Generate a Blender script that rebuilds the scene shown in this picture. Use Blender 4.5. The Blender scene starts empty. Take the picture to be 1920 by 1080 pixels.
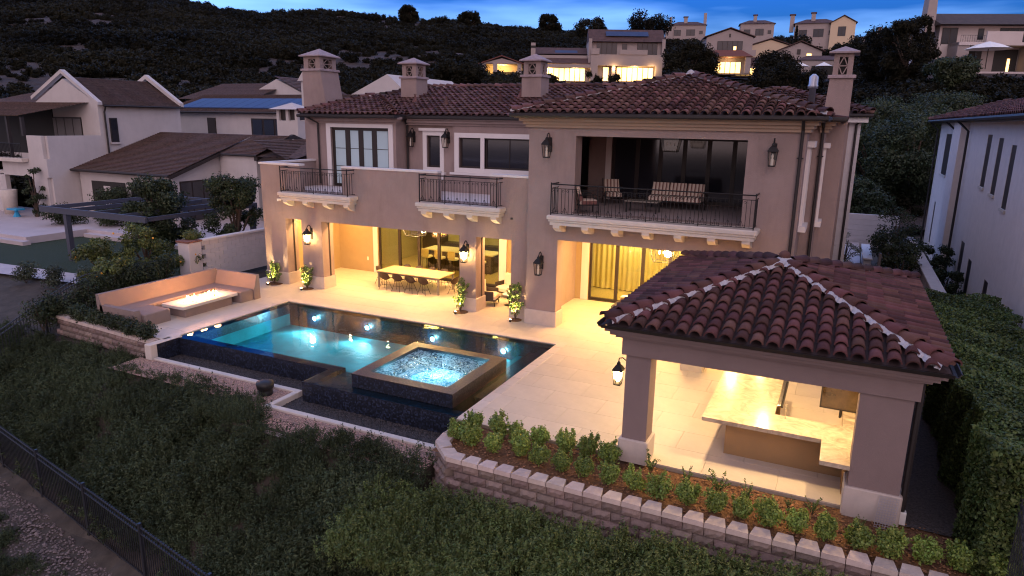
import bpy, math, random
import numpy as np
from mathutils import Vector, Matrix
R = math.radians
random.seed(7)
rng = np.random.default_rng(7)
sc = bpy.context.scene
# ---------------------------------------------------------------- camera
CAM = Vector((1.849, -22.198, 7.241))
yaw, pitch, roll = -0.444, -0.239, 0.016
fwd = Vector((math.sin(yaw)*math.cos(pitch), math.cos(yaw)*math.cos(pitch), math.sin(pitch)))
rt0 = Vector((math.cos(yaw), -math.sin(yaw), 0)); up0 = rt0.cross(fwd)
rt = rt0*math.cos(roll) + up0*math.sin(roll); up = -rt0*math.sin(roll) + up0*math.cos(roll)
cd = bpy.data.cameras.new('camera'); cam = bpy.data.objects.new('camera', cd); sc.collection.objects.link(cam)
cd.lens = 1286.175/1920*36; cd.sensor_width = 36; cd.clip_start = .1; cd.clip_end = 4000
M = Matrix((rt, up, -fwd)).transposed().to_4x4(); M.translation = CAM; cam.matrix_world = M
sc.camera = cam
sc.view_settings.view_transform = 'Standard'; sc.view_settings.look = 'None'
sc.view_settings.exposure = 2.45
LAMP = .40        # every lamp and flame is given for exposure 1.3 and brought down with this; sc.view_settings.gamma = 1
sc.cycles.use_denoising = True; sc.cycles.filter_width = 1.15
sc.cycles.max_bounces = 7; sc.cycles.diffuse_bounces = 3; sc.cycles.glossy_bounces = 3
sc.cycles.transparent_max_bounces = 12; sc.cycles.transmission_bounces = 4
sc.cycles.caustics_reflective = False; sc.cycles.caustics_refractive = False
sc.cycles.sample_clamp_indirect = 3
# ---------------------------------------------------------------- world: dusk sky with broken cloud
SUN_EL, SUN_ROT = R(0.5), R(155)
SKY_TINT = (.13, .66, 2.1, 1); CLOUD_BLUE = (.85, 1.7, 3.5, 1); CLOUD_ROSE = (2.45, 1.9, 2.0, 1)
w = bpy.data.worlds.new('World'); sc.world = w; w.use_nodes = True
nt = w.node_tree; nt.nodes.clear()
def N(nt, t, **k):
    n = nt.nodes.new(t)
    for a, v in k.items():
        if a.startswith('i_'): n.inputs[int(a[2:]) if a[2:].isdigit() else a[2:]].default_value = v
        else: setattr(n, a, v)
    return n
def L(nt, a, b): nt.links.new(a, b)
sky = N(nt, 'ShaderNodeTexSky', sky_type='NISHITA', sun_disc=False, sun_elevation=SUN_EL, sun_rotation=SUN_ROT, air_density=1.2, dust_density=.6, ozone_density=3.5)
geo = N(nt, 'ShaderNodeTexCoord')
mp = N(nt, 'ShaderNodeMapping'); mp.inputs['Scale'].default_value = (1.2, 1.6, 9.0); mp.inputs['Location'].default_value = (.35, .2, .8); mp.inputs['Rotation'].default_value = (0.06, -.1, .3)
L(nt, geo.outputs['Generated'], mp.inputs[0])
nz = N(nt, 'ShaderNodeTexNoise', i_Scale=1.5, i_Detail=5.0, i_Roughness=.45); L(nt, mp.outputs[0], nz.inputs['Vector'])
cr = N(nt, 'ShaderNodeValToRGB'); cr.color_ramp.elements[0].position = .38; cr.color_ramp.elements[1].position = .68
L(nt, nz.outputs[0], cr.inputs[0])
tint = N(nt, 'ShaderNodeMixRGB', blend_type='MULTIPLY', i_0=1.0); tint.inputs[2].default_value = SKY_TINT
L(nt, sky.outputs[0], tint.inputs[1])
# cloud colour: blue grey away from the afterglow, rosy towards it
dt_ = N(nt, 'ShaderNodeVectorMath', operation='DOT_PRODUCT'); nrm = N(nt, 'ShaderNodeVectorMath', operation='NORMALIZE'); L(nt, geo.outputs['Generated'], nrm.inputs[0]); L(nt, nrm.outputs[0], dt_.inputs[0]); dt_.inputs[1].default_value = (.42, -.90, .12)
mr_ = N(nt, 'ShaderNodeMapRange', i_1=-.78, i_2=.45, i_3=0., i_4=1.); L(nt, dt_.outputs['Value'], mr_.inputs[0])
cc = N(nt, 'ShaderNodeMixRGB'); cc.inputs[1].default_value = CLOUD_BLUE; cc.inputs[2].default_value = CLOUD_ROSE; L(nt, mr_.outputs[0], cc.inputs[0])
tc2 = N(nt, 'ShaderNodeMixRGB'); tc2.inputs[1].default_value = SKY_TINT; tc2.inputs[2].default_value = (.9, .85, 1.0, 1); L(nt, mr_.outputs[0], tc2.inputs[0]); L(nt, tc2.outputs[0], tint.inputs[2])
mix = N(nt, 'ShaderNodeMixRGB', blend_type='MIX'); L(nt, cc.outputs[0], mix.inputs[2])
L(nt, cr.outputs[0], mix.inputs[0]); L(nt, tint.outputs[0], mix.inputs[1])
bg = N(nt, 'ShaderNodeBackground', i_1=.132); out = N(nt, 'ShaderNodeOutputWorld')
L(nt, mix.outputs[0], bg.inputs[0]); L(nt, bg.outputs[0], out.inputs[0])
# the last afterglow of the sun that has just set behind the photographer
sl = bpy.data.lights.new('afterglow', 'SUN'); sl.energy = .12; sl.angle = R(40); sl.color = (1, .74, .74)
so = bpy.data.objects.new('afterglow', sl); sc.collection.objects.link(so)
so.rotation_euler = (R(66), 0, R(25))
# ---------------------------------------------------------------- helpers
def link(o): sc.collection.objects.link(o); return o
def wloc(p):
    v = Vector((0, 0, 0))
    while p is not None: v += p.location; p = p.parent
    return v
def tag(o, label=None, cat=None, group=None, kind=None):
    if label: o['label'] = label
    if cat: o['category'] = cat
    if group: o['group'] = group
    if kind: o['kind'] = kind
    return o
def thing(name, label, cat, loc=(0, 0, 0), group=None, rz=0):
    o = bpy.data.objects.new(name, None); o.empty_display_size = .2; link(o); o.location = loc; o.rotation_euler = (0, 0, rz)
    return tag(o, label, cat, group)
class MB:
    def __init__(s): s.v = []; s.f = []; s.n = 0
    def add(s, vs, fs):
        n = len(s.v); s.v += [tuple(p) for p in vs]; s.f += [tuple(i+n for i in f) for f in fs]; return s
    def box(s, x0, x1, y0, y1, z0, z1):
        return s.add([(x0,y0,z0),(x1,y0,z0),(x1,y1,z0),(x0,y1,z0),(x0,y0,z1),(x1,y0,z1),(x1,y1,z1),(x0,y1,z1)],
                     [(0,3,2,1),(4,5,6,7),(0,1,5,4),(1,2,6,5),(2,3,7,6),(3,0,4,7)])
    def bbox(s, x0, x1, y0, y1, z0, z1, b=.02):   # box with chamfered top and vertical edges
        c = [(x0+b,y0),(x1-b,y0),(x1,y0+b),(x1,y1-b),(x1-b,y1),(x0+b,y1),(x0,y1-b),(x0,y0+b)]
        cx, cy = (x0+x1)/2, (y0+y1)/2
        def ins(p): return (p[0]+(b if p[0] < cx else -b), p[1]+(b if p[1] < cy else -b))
        vs = [(p[0],p[1],z0) for p in c]+[(p[0],p[1],z1-b) for p in c]+[(*ins(p),z1) for p in c]
        fs = [tuple(range(7,-1,-1)), tuple(range(16,24))]
        for k in (0, 8):
            for i in range(8): fs.append((k+i, k+(i+1)%8, k+8+(i+1)%8, k+8+i))
        return s.add(vs, fs)
    def prism(s, poly, z0, z1):
        n = len(poly)
        vs = [(p[0],p[1],z0) for p in poly]+[(p[0],p[1],z1) for p in poly]
        return s.add(vs, [tuple(range(n-1,-1,-1)), tuple(range(n,2*n))]+[(i,(i+1)%n,n+(i+1)%n,n+i) for i in range(n)])
    def prism_dir(s, poly3, d):
        n = len(poly3); d = Vector(d)
        vs = [Vector(p) for p in poly3]; vs += [p+d for p in vs]
        return s.add(vs, [tuple(range(n-1,-1,-1)), tuple(range(n,2*n))]+[(i,(i+1)%n,n+(i+1)%n,n+i) for i in range(n)])
    def tube(s, pts, r, seg=6, caps=True):
        pts = [Vector(p) for p in pts]; rs = r if isinstance(r, (list, tuple)) else [r]*len(pts)
        n0 = len(s.v); up_ = Vector((0,0,1)); prev = None
        for i, p in enumerate(pts):
            t = (pts[min(i+1,len(pts)-1)]-pts[max(i-1,0)]).normalized()
            a = prev if prev is not None else (Vector((1,0,0)) if abs(t.z) > .9 else up_)
            a = (a - t*a.dot(t)).normalized(); prev = a; b = t.cross(a)
            for k in range(seg):
                an = 2*math.pi*(k+.5)/seg; s.v.append(tuple(p+(a*math.cos(an)+b*math.sin(an))*rs[i]))
        for i in range(len(pts)-1):
            for k in range(seg):
                s.f.append((n0+i*seg+k, n0+i*seg+(k+1)%seg, n0+(i+1)*seg+(k+1)%seg, n0+(i+1)*seg+k))
        if caps:
            s.f.append(tuple(n0+k for k in range(seg-1,-1,-1))); s.f.append(tuple(n0+(len(pts)-1)*seg+k for k in range(seg)))
        return s
    def lathe(s, prof, cx=0, cy=0, cz=0, seg=12, rot=0):
        n0 = len(s.v)
        for r, z in prof:
            for k in range(seg):
                a = 2*math.pi*k/seg+rot; s.v.append((cx+r*math.cos(a), cy+r*math.sin(a), cz+z))
        for i in range(len(prof)-1):
            for k in range(seg): s.f.append((n0+i*seg+k, n0+i*seg+(k+1)%seg, n0+(i+1)*seg+(k+1)%seg, n0+(i+1)*seg+k))
        s.f.append(tuple(n0+k for k in range(seg-1,-1,-1))); s.f.append(tuple(n0+(len(prof)-1)*seg+k for k in range(seg)))
        return s
    def mesh(s, name, mat, off=(0,0,0), smooth=False):
        me = bpy.data.meshes.new(name)
        me.from_pydata([(a-off[0], b-off[1], c-off[2]) for a, b, c in s.v], [], s.f)
        if smooth: me.shade_smooth()
        if mat: me.materials.append(mat)
        me.update(); return me
    def build(s, name, mat, parent=None, smooth=False, local=False):
        off = (0,0,0) if (parent is None or local) else wloc(parent)
        o = bpy.data.objects.new(name, s.mesh(name, mat, off, smooth)); link(o)
        if parent: o.parent = parent
        return o
def top(mb, name, mat, label, cat, loc=None, group=None, smooth=False, kind=None):
    """a one-mesh thing with its origin at loc"""
    loc = loc or (0,0,0)
    o = bpy.data.objects.new(name, mb.mesh(name, mat, loc, smooth)); link(o); o.location = loc
    return tag(o, label, cat, group, kind)
def copy_tree(o, parent=None):
    c = o.copy(); link(c); c.parent = parent
    for ch in list(o.children): copy_tree(ch, c)
    return c
def wall(us, vs, holes, emit, t0, t1, mb):
    """wall on a grid of lines us x vs with rectangular holes (u0,u1,v0,v1); emit(u,t,v)->xyz; closed solid between t0 and t1"""
    ua_, ub_, va_, vb_ = min(us), max(us), min(vs), max(vs); holes = [(max(h[0],ua_), min(h[1],ub_), max(h[2],va_), min(h[3],vb_)) for h in holes]
    us = sorted({round(a,4) for a in us} | {round(h[k],4) for h in holes for k in (0,1)}); vs = sorted({round(a,4) for a in vs} | {round(h[k],4) for h in holes for k in (2,3)})
    def solid(i, j):
        if i < 0 or j < 0 or i >= len(us)-1 or j >= len(vs)-1: return False
        u, v = (us[i]+us[i+1])/2, (vs[j]+vs[j+1])/2
        return not any(h[0] < u < h[1] and h[2] < v < h[3] for h in holes)
    for i in range(len(us)-1):
        for j in range(len(vs)-1):
            if not solid(i, j): continue
            a, b, c, d = us[i], us[i+1], vs[j], vs[j+1]
            q = lambda *p: mb.add([emit(*x) for x in p], [(0,1,2,3)])
            q((a,t0,c),(b,t0,c),(b,t0,d),(a,t0,d)); q((b,t1,c),(a,t1,c),(a,t1,d),(b,t1,d))
            if not solid(i-1,j): q((a,t1,c),(a,t0,c),(a,t0,d),(a,t1,d))
            if not solid(i+1,j): q((b,t0,c),(b,t1,c),(b,t1,d),(b,t0,d))
            if not solid(i,j-1): q((a,t1,c),(b,t1,c),(b,t0,c),(a,t0,c))
            if not solid(i,j+1): q((a,t0,d),(b,t0,d),(b,t1,d),(a,t1,d))
    return mb
XW = lambda u, t, v: (u, t, v)      # wall along x
YW = lambda u, t, v: (t, u, v)      # wall along y
# ---------------------------------------------------------------- materials
MATS = {}
def mat(name, col, rough=.8, metal=0, bump=0, bscale=30, var=0, vscale=3, spec=.4, rnd=0, emit=None, detail=4, stain=0, alpha=None, hue=0, bdist=.02):
    m = bpy.data.materials.new(name); m.use_nodes = True; nt = m.node_tree
    b = nt.nodes['Principled BSDF']; b.inputs['Roughness'].default_value = rough; b.inputs['Metallic'].default_value = metal
    b.inputs['Specular IOR Level'].default_value = spec
    tc = N(nt, 'ShaderNodeTexCoord'); src = tc.outputs['Object']
    base = N(nt, 'ShaderNodeRGB'); base.outputs[0].default_value = (*col, 1); cur = base.outputs[0]
    if var:
        n = N(nt, 'ShaderNodeTexNoise', i_Scale=vscale, i_Detail=float(detail), i_Roughness=.6); L(nt, src, n.inputs['Vector'])
        mr = N(nt, 'ShaderNodeMapRange', i_1=.25, i_2=.75, i_3=1-var, i_4=1+var); L(nt, n.outputs[0], mr.inputs[0])
        mx = N(nt, 'ShaderNodeVectorMath', operation='SCALE'); L(nt, cur, mx.inputs[0]); L(nt, mr.outputs[0], mx.inputs['Scale']); cur = mx.outputs[0]
    if stain:
        n = N(nt, 'ShaderNodeTexNoise', i_Scale=.6, i_Detail=8.0, i_Roughness=.7); mpp = N(nt, 'ShaderNodeMapping'); mpp.inputs['Scale'].default_value = (2.5, 2.5, .5); L(nt, src, mpp.inputs[0]); L(nt, mpp.outputs[0], n.inputs['Vector'])
        mr = N(nt, 'ShaderNodeMapRange', i_1=.5, i_2=.8, i_3=1., i_4=1-stain); L(nt, n.outputs[0], mr.inputs[0])
        mx = N(nt, 'ShaderNodeVectorMath', operation='SCALE'); L(nt, cur, mx.inputs[0]); L(nt, mr.outputs[0], mx.inputs['Scale']); cur = mx.outputs[0]
    if rnd or hue:
        oi = N(nt, 'ShaderNodeObjectInfo'); ge = N(nt, 'ShaderNodeNewGeometry')
        ad = N(nt, 'ShaderNodeMath', operation='ADD'); L(nt, oi.outputs['Random'], ad.inputs[0]); L(nt, ge.outputs['Random Per Island'], ad.inputs[1])
        fr = N(nt, 'ShaderNodeMath', operation='FRACT'); L(nt, ad.outputs[0], fr.inputs[0])
        mr = N(nt, 'ShaderNodeMapRange', i_1=0., i_2=1., i_3=1-rnd, i_4=1+rnd); L(nt, fr.outputs[0], mr.inputs[0])
        mx = N(nt, 'ShaderNodeVectorMath', operation='SCALE'); L(nt, cur, mx.inputs[0]); L(nt, mr.outputs[0], mx.inputs['Scale']); cur = mx.outputs[0]
        if hue:
            f2 = N(nt, 'ShaderNodeMath', operation='MULTIPLY', i_1=7.31); L(nt, fr.outputs[0], f2.inputs[0]); f3 = N(nt, 'ShaderNodeMath', operation='FRACT'); L(nt, f2.outputs[0], f3.inputs[0])
            mr2 = N(nt, 'ShaderNodeMapRange', i_1=0., i_2=1., i_3=.5-hue, i_4=.5+hue); L(nt, f3.outputs[0], mr2.inputs[0])
            hs = N(nt, 'ShaderNodeHueSaturation'); L(nt, mr2.outputs[0], hs.inputs['Hue']); L(nt, cur, hs.inputs['Color']); cur = hs.outputs[0]
    L(nt, cur, b.inputs['Base Color'])
    if bump:
        n = N(nt, 'ShaderNodeTexNoise', i_Scale=bscale, i_Detail=5.0, i_Roughness=.65); L(nt, src, n.inputs['Vector'])
        bp = N(nt, 'ShaderNodeBump', i_Strength=bump, i_Distance=bdist); L(nt, n.outputs[0], bp.inputs['Height']); L(nt, bp.outputs[0], b.inputs['Normal'])
    if emit: b.inputs['Emission Color'].default_value = (*emit[0], 1); b.inputs['Emission Strength'].default_value = emit[1]*LAMP
    MATS[name] = m; return m
def glass(name, tint=(.8,.85,.85), rough=.02, dirt=0):
    """window pane: tinted see-through with a Fresnel reflection"""
    m = bpy.data.materials.new(name); m.use_nodes = True; nt = m.node_tree; nt.nodes.clear()
    t = N(nt, 'ShaderNodeBsdfTransparent'); t.inputs[0].default_value = (*tint, 1)
    g = N(nt, 'ShaderNodeBsdfGlossy', i_Roughness=rough); lw = N(nt, 'ShaderNodeLayerWeight', i_Blend=.5); pw = N(nt, 'ShaderNodeMath', operation='POWER', i_1=5.0); L(nt, lw.outputs['Facing'], pw.inputs[0]); f = N(nt, 'ShaderNodeMapRange', i_1=0., i_2=1., i_3=.045, i_4=1.); L(nt, pw.outputs[0], f.inputs[0])
    mx = N(nt, 'ShaderNodeMixShader'); o = N(nt, 'ShaderNodeOutputMaterial')
    L(nt, f.outputs[0], mx.inputs[0]); L(nt, t.outputs[0], mx.inputs[1]); L(nt, g.outputs[0], mx.inputs[2]); L(nt, mx.outputs[0], o.inputs[0])
    return m
def water_mat(name, tint, bscale, bstr, foam=0, squash=(1,1,1)):
    m = bpy.data.materials.new(name); m.use_nodes = True; nt = m.node_tree; nt.nodes.clear()
    tc = N(nt, 'ShaderNodeTexCoord'); mpp = N(nt, 'ShaderNodeMapping'); mpp.inputs['Scale'].default_value = squash; L(nt, tc.outputs['Object'], mpp.inputs[0])
    n = N(nt, 'ShaderNodeTexNoise', i_Scale=bscale, i_Detail=3.0, i_Roughness=.5, i_Distortion=(1.2 if foam else .2)); L(nt, mpp.outputs[0], n.inputs['Vector'])
    bp = N(nt, 'ShaderNodeBump', i_Strength=bstr, i_Distance=.05); L(nt, n.outputs[0], bp.inputs['Height'])
    t = N(nt, 'ShaderNodeBsdfTransparent'); t.inputs[0].default_value = (*tint, 1)
    g = N(nt, 'ShaderNodeBsdfGlossy', i_Roughness=.01); L(nt, bp.outputs[0], g.inputs['Normal'])
    f = N(nt, 'ShaderNodeFresnel', i_IOR=1.30); L(nt, bp.outputs[0], f.inputs['Normal'])
    mx = N(nt, 'ShaderNodeMixShader'); o = N(nt, 'ShaderNodeOutputMaterial')
    L(nt, f.outputs[0], mx.inputs[0]); L(nt, t.outputs[0], mx.inputs[1]); L(nt, g.outputs[0], mx.inputs[2]); cur = mx.outputs[0]
    if foam:
        v = N(nt, 'ShaderNodeTexNoise', i_Scale=3.6, i_Detail=9.0, i_Roughness=.62, i_Distortion=2.6); L(nt, tc.outputs['Object'], v.inputs['Vector'])
        r_ = N(nt, 'ShaderNodeMath', operation='SUBTRACT', i_1=.5); L(nt, v.outputs[0], r_.inputs[0]); a_ = N(nt, 'ShaderNodeMath', operation='ABSOLUTE'); L(nt, r_.outputs[0], a_.inputs[0])
        ra = N(nt, 'ShaderNodeMapRange', i_1=.0, i_2=.07, i_3=foam, i_4=.0); L(nt, a_.outputs[0], ra.inputs[0])
        d = N(nt, 'ShaderNodeBsdfTranslucent'); d.inputs[0].default_value = (.9,.95,1,1); d2 = N(nt, 'ShaderNodeBsdfDiffuse'); d2.inputs[0].default_value = (.85,.9,.92,1)
        dd = N(nt, 'ShaderNodeMixShader', i_0=.4); L(nt, d.outputs[0], dd.inputs[1]); L(nt, d2.outputs[0], dd.inputs[2])
        m2 = N(nt, 'ShaderNodeMixShader'); L(nt, ra.outputs[0], m2.inputs[0]); L(nt, cur, m2.inputs[1]); L(nt, dd.outputs[0], m2.inputs[2]); cur = m2.outputs[0]
    L(nt, cur, o.inputs[0]); return m
def leaf_mat(name, col, hue=.03, rnd=.45, trans=.25, spec=.3, big=.9, bvar=.3):
    m = bpy.data.materials.new(name); m.use_nodes = True; nt = m.node_tree
    b = nt.nodes['Principled BSDF']; b.inputs['Roughness'].default_value = .55; b.inputs['Specular IOR Level'].default_value = spec
    oi = N(nt, 'ShaderNodeObjectInfo'); ge = N(nt, 'ShaderNodeNewGeometry')
    ad = N(nt, 'ShaderNodeMath', operation='ADD'); L(nt, oi.outputs['Random'], ad.inputs[0]); L(nt, ge.outputs['Random Per Island'], ad.inputs[1])
    fr = N(nt, 'ShaderNodeMath', operation='FRACT'); L(nt, ad.outputs[0], fr.inputs[0])
    mr = N(nt, 'ShaderNodeMapRange', i_1=0., i_2=1., i_3=1-rnd, i_4=1+rnd); L(nt, fr.outputs[0], mr.inputs[0])
    tc = N(nt, 'ShaderNodeNewGeometry'); n = N(nt, 'ShaderNodeTexNoise', i_Scale=big, i_Detail=3.0); L(nt, tc.outputs['Position'], n.inputs['Vector'])
    m3 = N(nt, 'ShaderNodeMapRange', i_1=.3, i_2=.7, i_3=1-bvar, i_4=1+bvar); L(nt, n.outputs[0], m3.inputs[0])
    mu = N(nt, 'ShaderNodeMath', operation='MULTIPLY'); L(nt, mr.outputs[0], mu.inputs[0]); L(nt, m3.outputs[0], mu.inputs[1])
    hs = N(nt, 'ShaderNodeHueSaturation'); hs.inputs['Color'].default_value = (*col, 1); L(nt, mu.outputs[0], hs.inputs['Value'])
    mh = N(nt, 'ShaderNodeMapRange', i_1=0., i_2=1., i_3=.5-hue, i_4=.5+hue); L(nt, ge.outputs['Random Per Island'], mh.inputs[0]); L(nt, mh.outputs[0], hs.inputs['Hue'])
    L(nt, hs.outputs[0], b.inputs['Base Color'])
    t = N(nt, 'ShaderNodeBsdfTranslucent'); L(nt, hs.outputs[0], t.inputs[0]); mx = N(nt, 'ShaderNodeMixShader', i_0=trans)
    o = nt.nodes['Material Output']; L(nt, b.outputs[0], mx.inputs[1]); L(nt, t.outputs[0], mx.inputs[2]); L(nt, mx.outputs[0], o.inputs[0])
    return m
def tile_mosaic(name, c1, c2, scale=26, rough=.25):
    """small glass mosaic of pool tile, with glints"""
    m = bpy.data.materials.new(name); m.use_nodes = True; nt = m.node_tree; b = nt.nodes['Principled BSDF']
    b.inputs['Roughness'].default_value = rough; b.inputs['Specular IOR Level'].default_value = .6
    tc = N(nt, 'ShaderNodeTexCoord'); v = N(nt, 'ShaderNodeTexVoronoi', i_Scale=scale, distance='CHEBYCHEV', i_Randomness=.15); L(nt, tc.outputs['Object'], v.inputs['Vector'])
    mx = N(nt, 'ShaderNodeMixRGB'); mx.inputs[1].default_value = (*c1,1); mx.inputs[2].default_value = (*c2,1)
    pw = N(nt, 'ShaderNodeMath', operation='POWER', i_1=3.0); sep = N(nt, 'ShaderNodeSeparateColor'); L(nt, v.outputs['Color'], sep.inputs[0]); L(nt, sep.outputs[0], pw.inputs[0])
    L(nt, pw.outputs[0], mx.inputs[0]); L(nt, mx.outputs[0], b.inputs['Base Color'])
    nn = N(nt, 'ShaderNodeVectorMath', operation='SUBTRACT'); L(nt, v.outputs['Color'], nn.inputs[0]); nn.inputs[1].default_value = (.5,.5,.5)
    sc_ = N(nt, 'ShaderNodeVectorMath', operation='SCALE'); sc_.inputs['Scale'].default_value = .09; L(nt, nn.outputs[0], sc_.inputs[0])
    ge = N(nt, 'ShaderNodeNewGeometry'); aa = N(nt, 'ShaderNodeVectorMath', operation='ADD'); L(nt, ge.outputs['Normal'], aa.inputs[0]); L(nt, sc_.outputs[0], aa.inputs[1])
    no = N(nt, 'ShaderNodeVectorMath', operation='NORMALIZE'); L(nt, aa.outputs[0], no.inputs[0]); L(nt, no.outputs[0], b.inputs['Normal'])
    return m
stucco = mat('stucco', (.305,.232,.212), .9, bump=.8, bscale=55, var=.12, vscale=1.1, spec=.2, stain=.22, detail=9)
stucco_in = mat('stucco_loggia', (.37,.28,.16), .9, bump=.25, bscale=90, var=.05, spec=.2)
stone = mat('cast_stone', (.56,.50,.44), .75, bump=.15, bscale=50, var=.08, vscale=4, stain=.12)
trim_w = mat('white_trim', (.66,.62,.60), .6, var=.03)
plinth_m = mat('limestone_plinth', (.50,.43,.38), .7, bump=.15, bscale=40, var=.08, vscale=5, stain=.1)
iron = mat('black_iron', (.011,.010,.011), .5, metal=.1, bump=.2, bscale=60, spec=.3)
gutter_m = mat('dark_bronze_metal', (.03,.025,.024), .6, metal=.2)
frame_m = mat('dark_window_frame', (.028,.02,.018), .45)
tile_m = mat('terracotta_tile', (.085,.037,.034), .9, bump=.4, bscale=25, var=.22, vscale=6, rnd=.45, hue=.02, spec=.3, stain=.25)
tile2_m = mat('terracotta_tile_villa', (.105,.055,.05), .85, bump=.4, bscale=25, var=.3, vscale=5, rnd=.5, hue=.02, spec=.2, stain=.3)
under_m = mat('roof_underlay', (.05,.032,.032), .9, var=.2)
mortar_m = mat('mortar', (.40,.38,.39), .9, bump=.6, bscale=25, var=.2, vscale=9)
paver_m = mat('travertine', (.55,.475,.385), .5, bump=.08, bscale=14, var=.10, vscale=1.6, rnd=.045, detail=10, spec=.35, stain=.10)
joint_m = mat('paver_joint', (.36,.30,.23), .9)
white_m = mat('painted_white', (.78,.76,.72), .6, var=.02)
ext_white = mat('neighbour_stucco', (.50,.46,.44), .9, bump=.3, bscale=60, var=.07, vscale=1, stain=.1)
brown_tile = mat('flat_brown_tile', (.082,.047,.034), .9, bump=.6, bscale=9, var=.5, vscale=4.5, rnd=.12, hue=.01, detail=2)
far_tile = mat('far_roof_tile', (.075,.042,.038), .85, bump=.6, bscale=3, var=.35, vscale=1.5)
far_wall = mat('far_stucco', (.33,.28,.265), .9, var=.06, vscale=.5)
dark_int = mat('dark_interior', (.03,.028,.026), .8)
soil_m = mat('bark_mulch', (.15,.075,.035), .95, bump=1, bscale=18, var=.6, vscale=14, detail=8)
gravel_m = mat('pea_gravel', (.30,.215,.18), .9, bump=1, bscale=22, var=.45, vscale=22, detail=6, bdist=.04)
dgravel_m = mat('dark_gravel', (.075,.062,.055), .9, bump=1, bscale=16, var=.7, vscale=20, detail=8, bdist=.05)
ground_m = mat('dry_soil', (.055,.045,.035), .95, bump=1, bscale=5, var=.5, vscale=2, detail=10)
# ---------------------------------------------------------------- ground
def slope_start(x):
    if x < -18.3: return -8.0
    if x < -12.2: return -9.0
    if x < -6.0: return -10.2
    return -10.35
def lerp(a, b, t): t = max(0, min(1, t)); return a+(b-a)*t
def H(x, y):
    """ground height round the house"""
    ys = slope_start(x); z0 = -.52 if x < -6 else lerp(-1.1, -.5, (x+6)/8.5)
    if x < -18.3: z0 = -.75
    if y < ys:
        fy = -10.5-(x+26.1)*.1915; k = (-3.32-z0)/(ys-fy); d = ys-y
        return z0+k*d if y > fy else -3.32-.22*(fy-y)
    if x < -24.5:
        return lerp(z0, -.15, (y+7.5)/4)
    if -18.3 < x < -5.9 and -9.4 < y < -1.5: return -2.4
    if x < -18.3 and y < -7.2: return z0
    if y < -7.9: return z0
    return -.35
xs = sorted(set([-140,-110,-90,-80,-70,-62,-55,-50] + [round(a,2) for a in np.arange(-46, 14, 1.0)] + [-18.3,-18.29,-12.2,-12.19,-5.9,-5.89,-6.01,-24.5,-24.49,14,20,26,34,45,60,80]))
ysl = sorted(set([round(a,2) for a in np.arange(-32, -2, .6)] + [-60,-50,-40,-8.0,-8.01,-9.0,-9.01,-10.2,-10.21,-10.35,-10.36,-1.5,-1.49,-9.4,-9.41,-7.9,-7.91,0,2,4,8,12,18,25,35,48]))
def sheet(xs, ys, hf):
    v = [(x, y, hf(x, y)) for y in ys for x in xs]; n = len(xs)
    f = [(j*n+i, j*n+i+1, (j+1)*n+i+1, (j+1)*n+i) for j in range(len(ys)-1) for i in range(n-1)]
    return MB().add(v, f)
hn = lambda x, y: H(x, y) + (.07*math.sin(x*1.7+y*.6)*math.sin(y*1.9-x*.4) if y < slope_start(x)-.3 else 0)
tag(sheet(xs, ysl, hn).build('ground', ground_m), kind='structure')
# far hillside: one polar sheet round the viewpoint's foot, risen from surveyed heights
E_PX = [-1500,-400,0,200,370,500,640,760,870,950,1100,1240,1400,1600,1920,2500,3600]
E_CR = [.165,.165,.157,.155,.147,.136,.1315,.1315,.124,.119,.113,.108,.108,.111,.111,.111,.111]
E_D =  [380,380,370,360,350,350,340,330,325,325,325,325,320,310,300,300,300]
def bearing_px(b): return 960+1286*math.tan(max(-1.25, min(1.25, b-yaw)))   # b measured clockwise from +y
def vnoise(x, y, s, seed=0):
    v = 0; a = 1
    for k in range(4):
        v += a*math.sin(x/s*1.3+seed+k*1.7+1.3*math.sin(y/s*.9+k+seed))*math.cos(y/s*1.1-seed*2+k*2.3+1.1*math.sin(x/s*.7)); s *= .5; a *= .5
    return v/1.9
def hillz(x, y):
    dx, dy = x-CAM.x, y-CAM.y; b = math.atan2(dx, dy); D = (dx*fwd.x+dy*fwd.y)/math.cos(pitch)
    if D < 1: D = 1
    px = max(-1500, min(3600, 960+1286*(dx*math.cos(yaw)-dy*math.sin(yaw))/D))
    ec = np.interp(px, E_PX, E_CR); Dc = np.interp(px, E_PX, E_D)
    t = (D-52)/(Dc-52)
    zc = CAM.z+ec*Dc
    if t <= 0: z = -.6
    elif t <= 1: z = -.6+(zc+.6)*(t*.92+.08*t*t)
    else: z = zc-(D-Dc)*.12
    if px > 1560:                                   # the shoulder that carries the big house to the right
        k = min(1, (px-1560)/150); zz = 15.6*max(0, min(1, (D-48)/62)); 
        z = z*(1-k)+max(z, zz)*k if D < 140 else z
    amp = min(1, max(0, t)*4)*(1.1 if px > 1000 else 2.6)
    return z + amp*vnoise(x, y, 38, 1.3)
def polar(cols, rows, hf):
    v = []
    for D in rows:
        for c in cols:
            x = CAM.x+fwd.x*D+rt0.x*D*c; y = CAM.y+fwd.y*D+rt0.y*D*c; v.append((x, y, hf(x, y)))
    n = len(cols)
    return MB().add(v, [(j*n+i, j*n+i+1, (j+1)*n+i+1, (j+1)*n+i) for j in range(len(rows)-1) for i in range(n-1)])
cols = np.linspace(-1.5, 1.4, 150); rows = list(np.linspace(50, 400, 120))+[430, 480, 560, 700, 1000, 2000]
hm = mat('hill_earth', (.048,.034,.030), .95, bump=1, bscale=.5, var=.6, vscale=.16, detail=12, bdist=.8)
tag(polar(cols, rows, hillz).build('hillside', hm, smooth=True), kind='structure')
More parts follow.
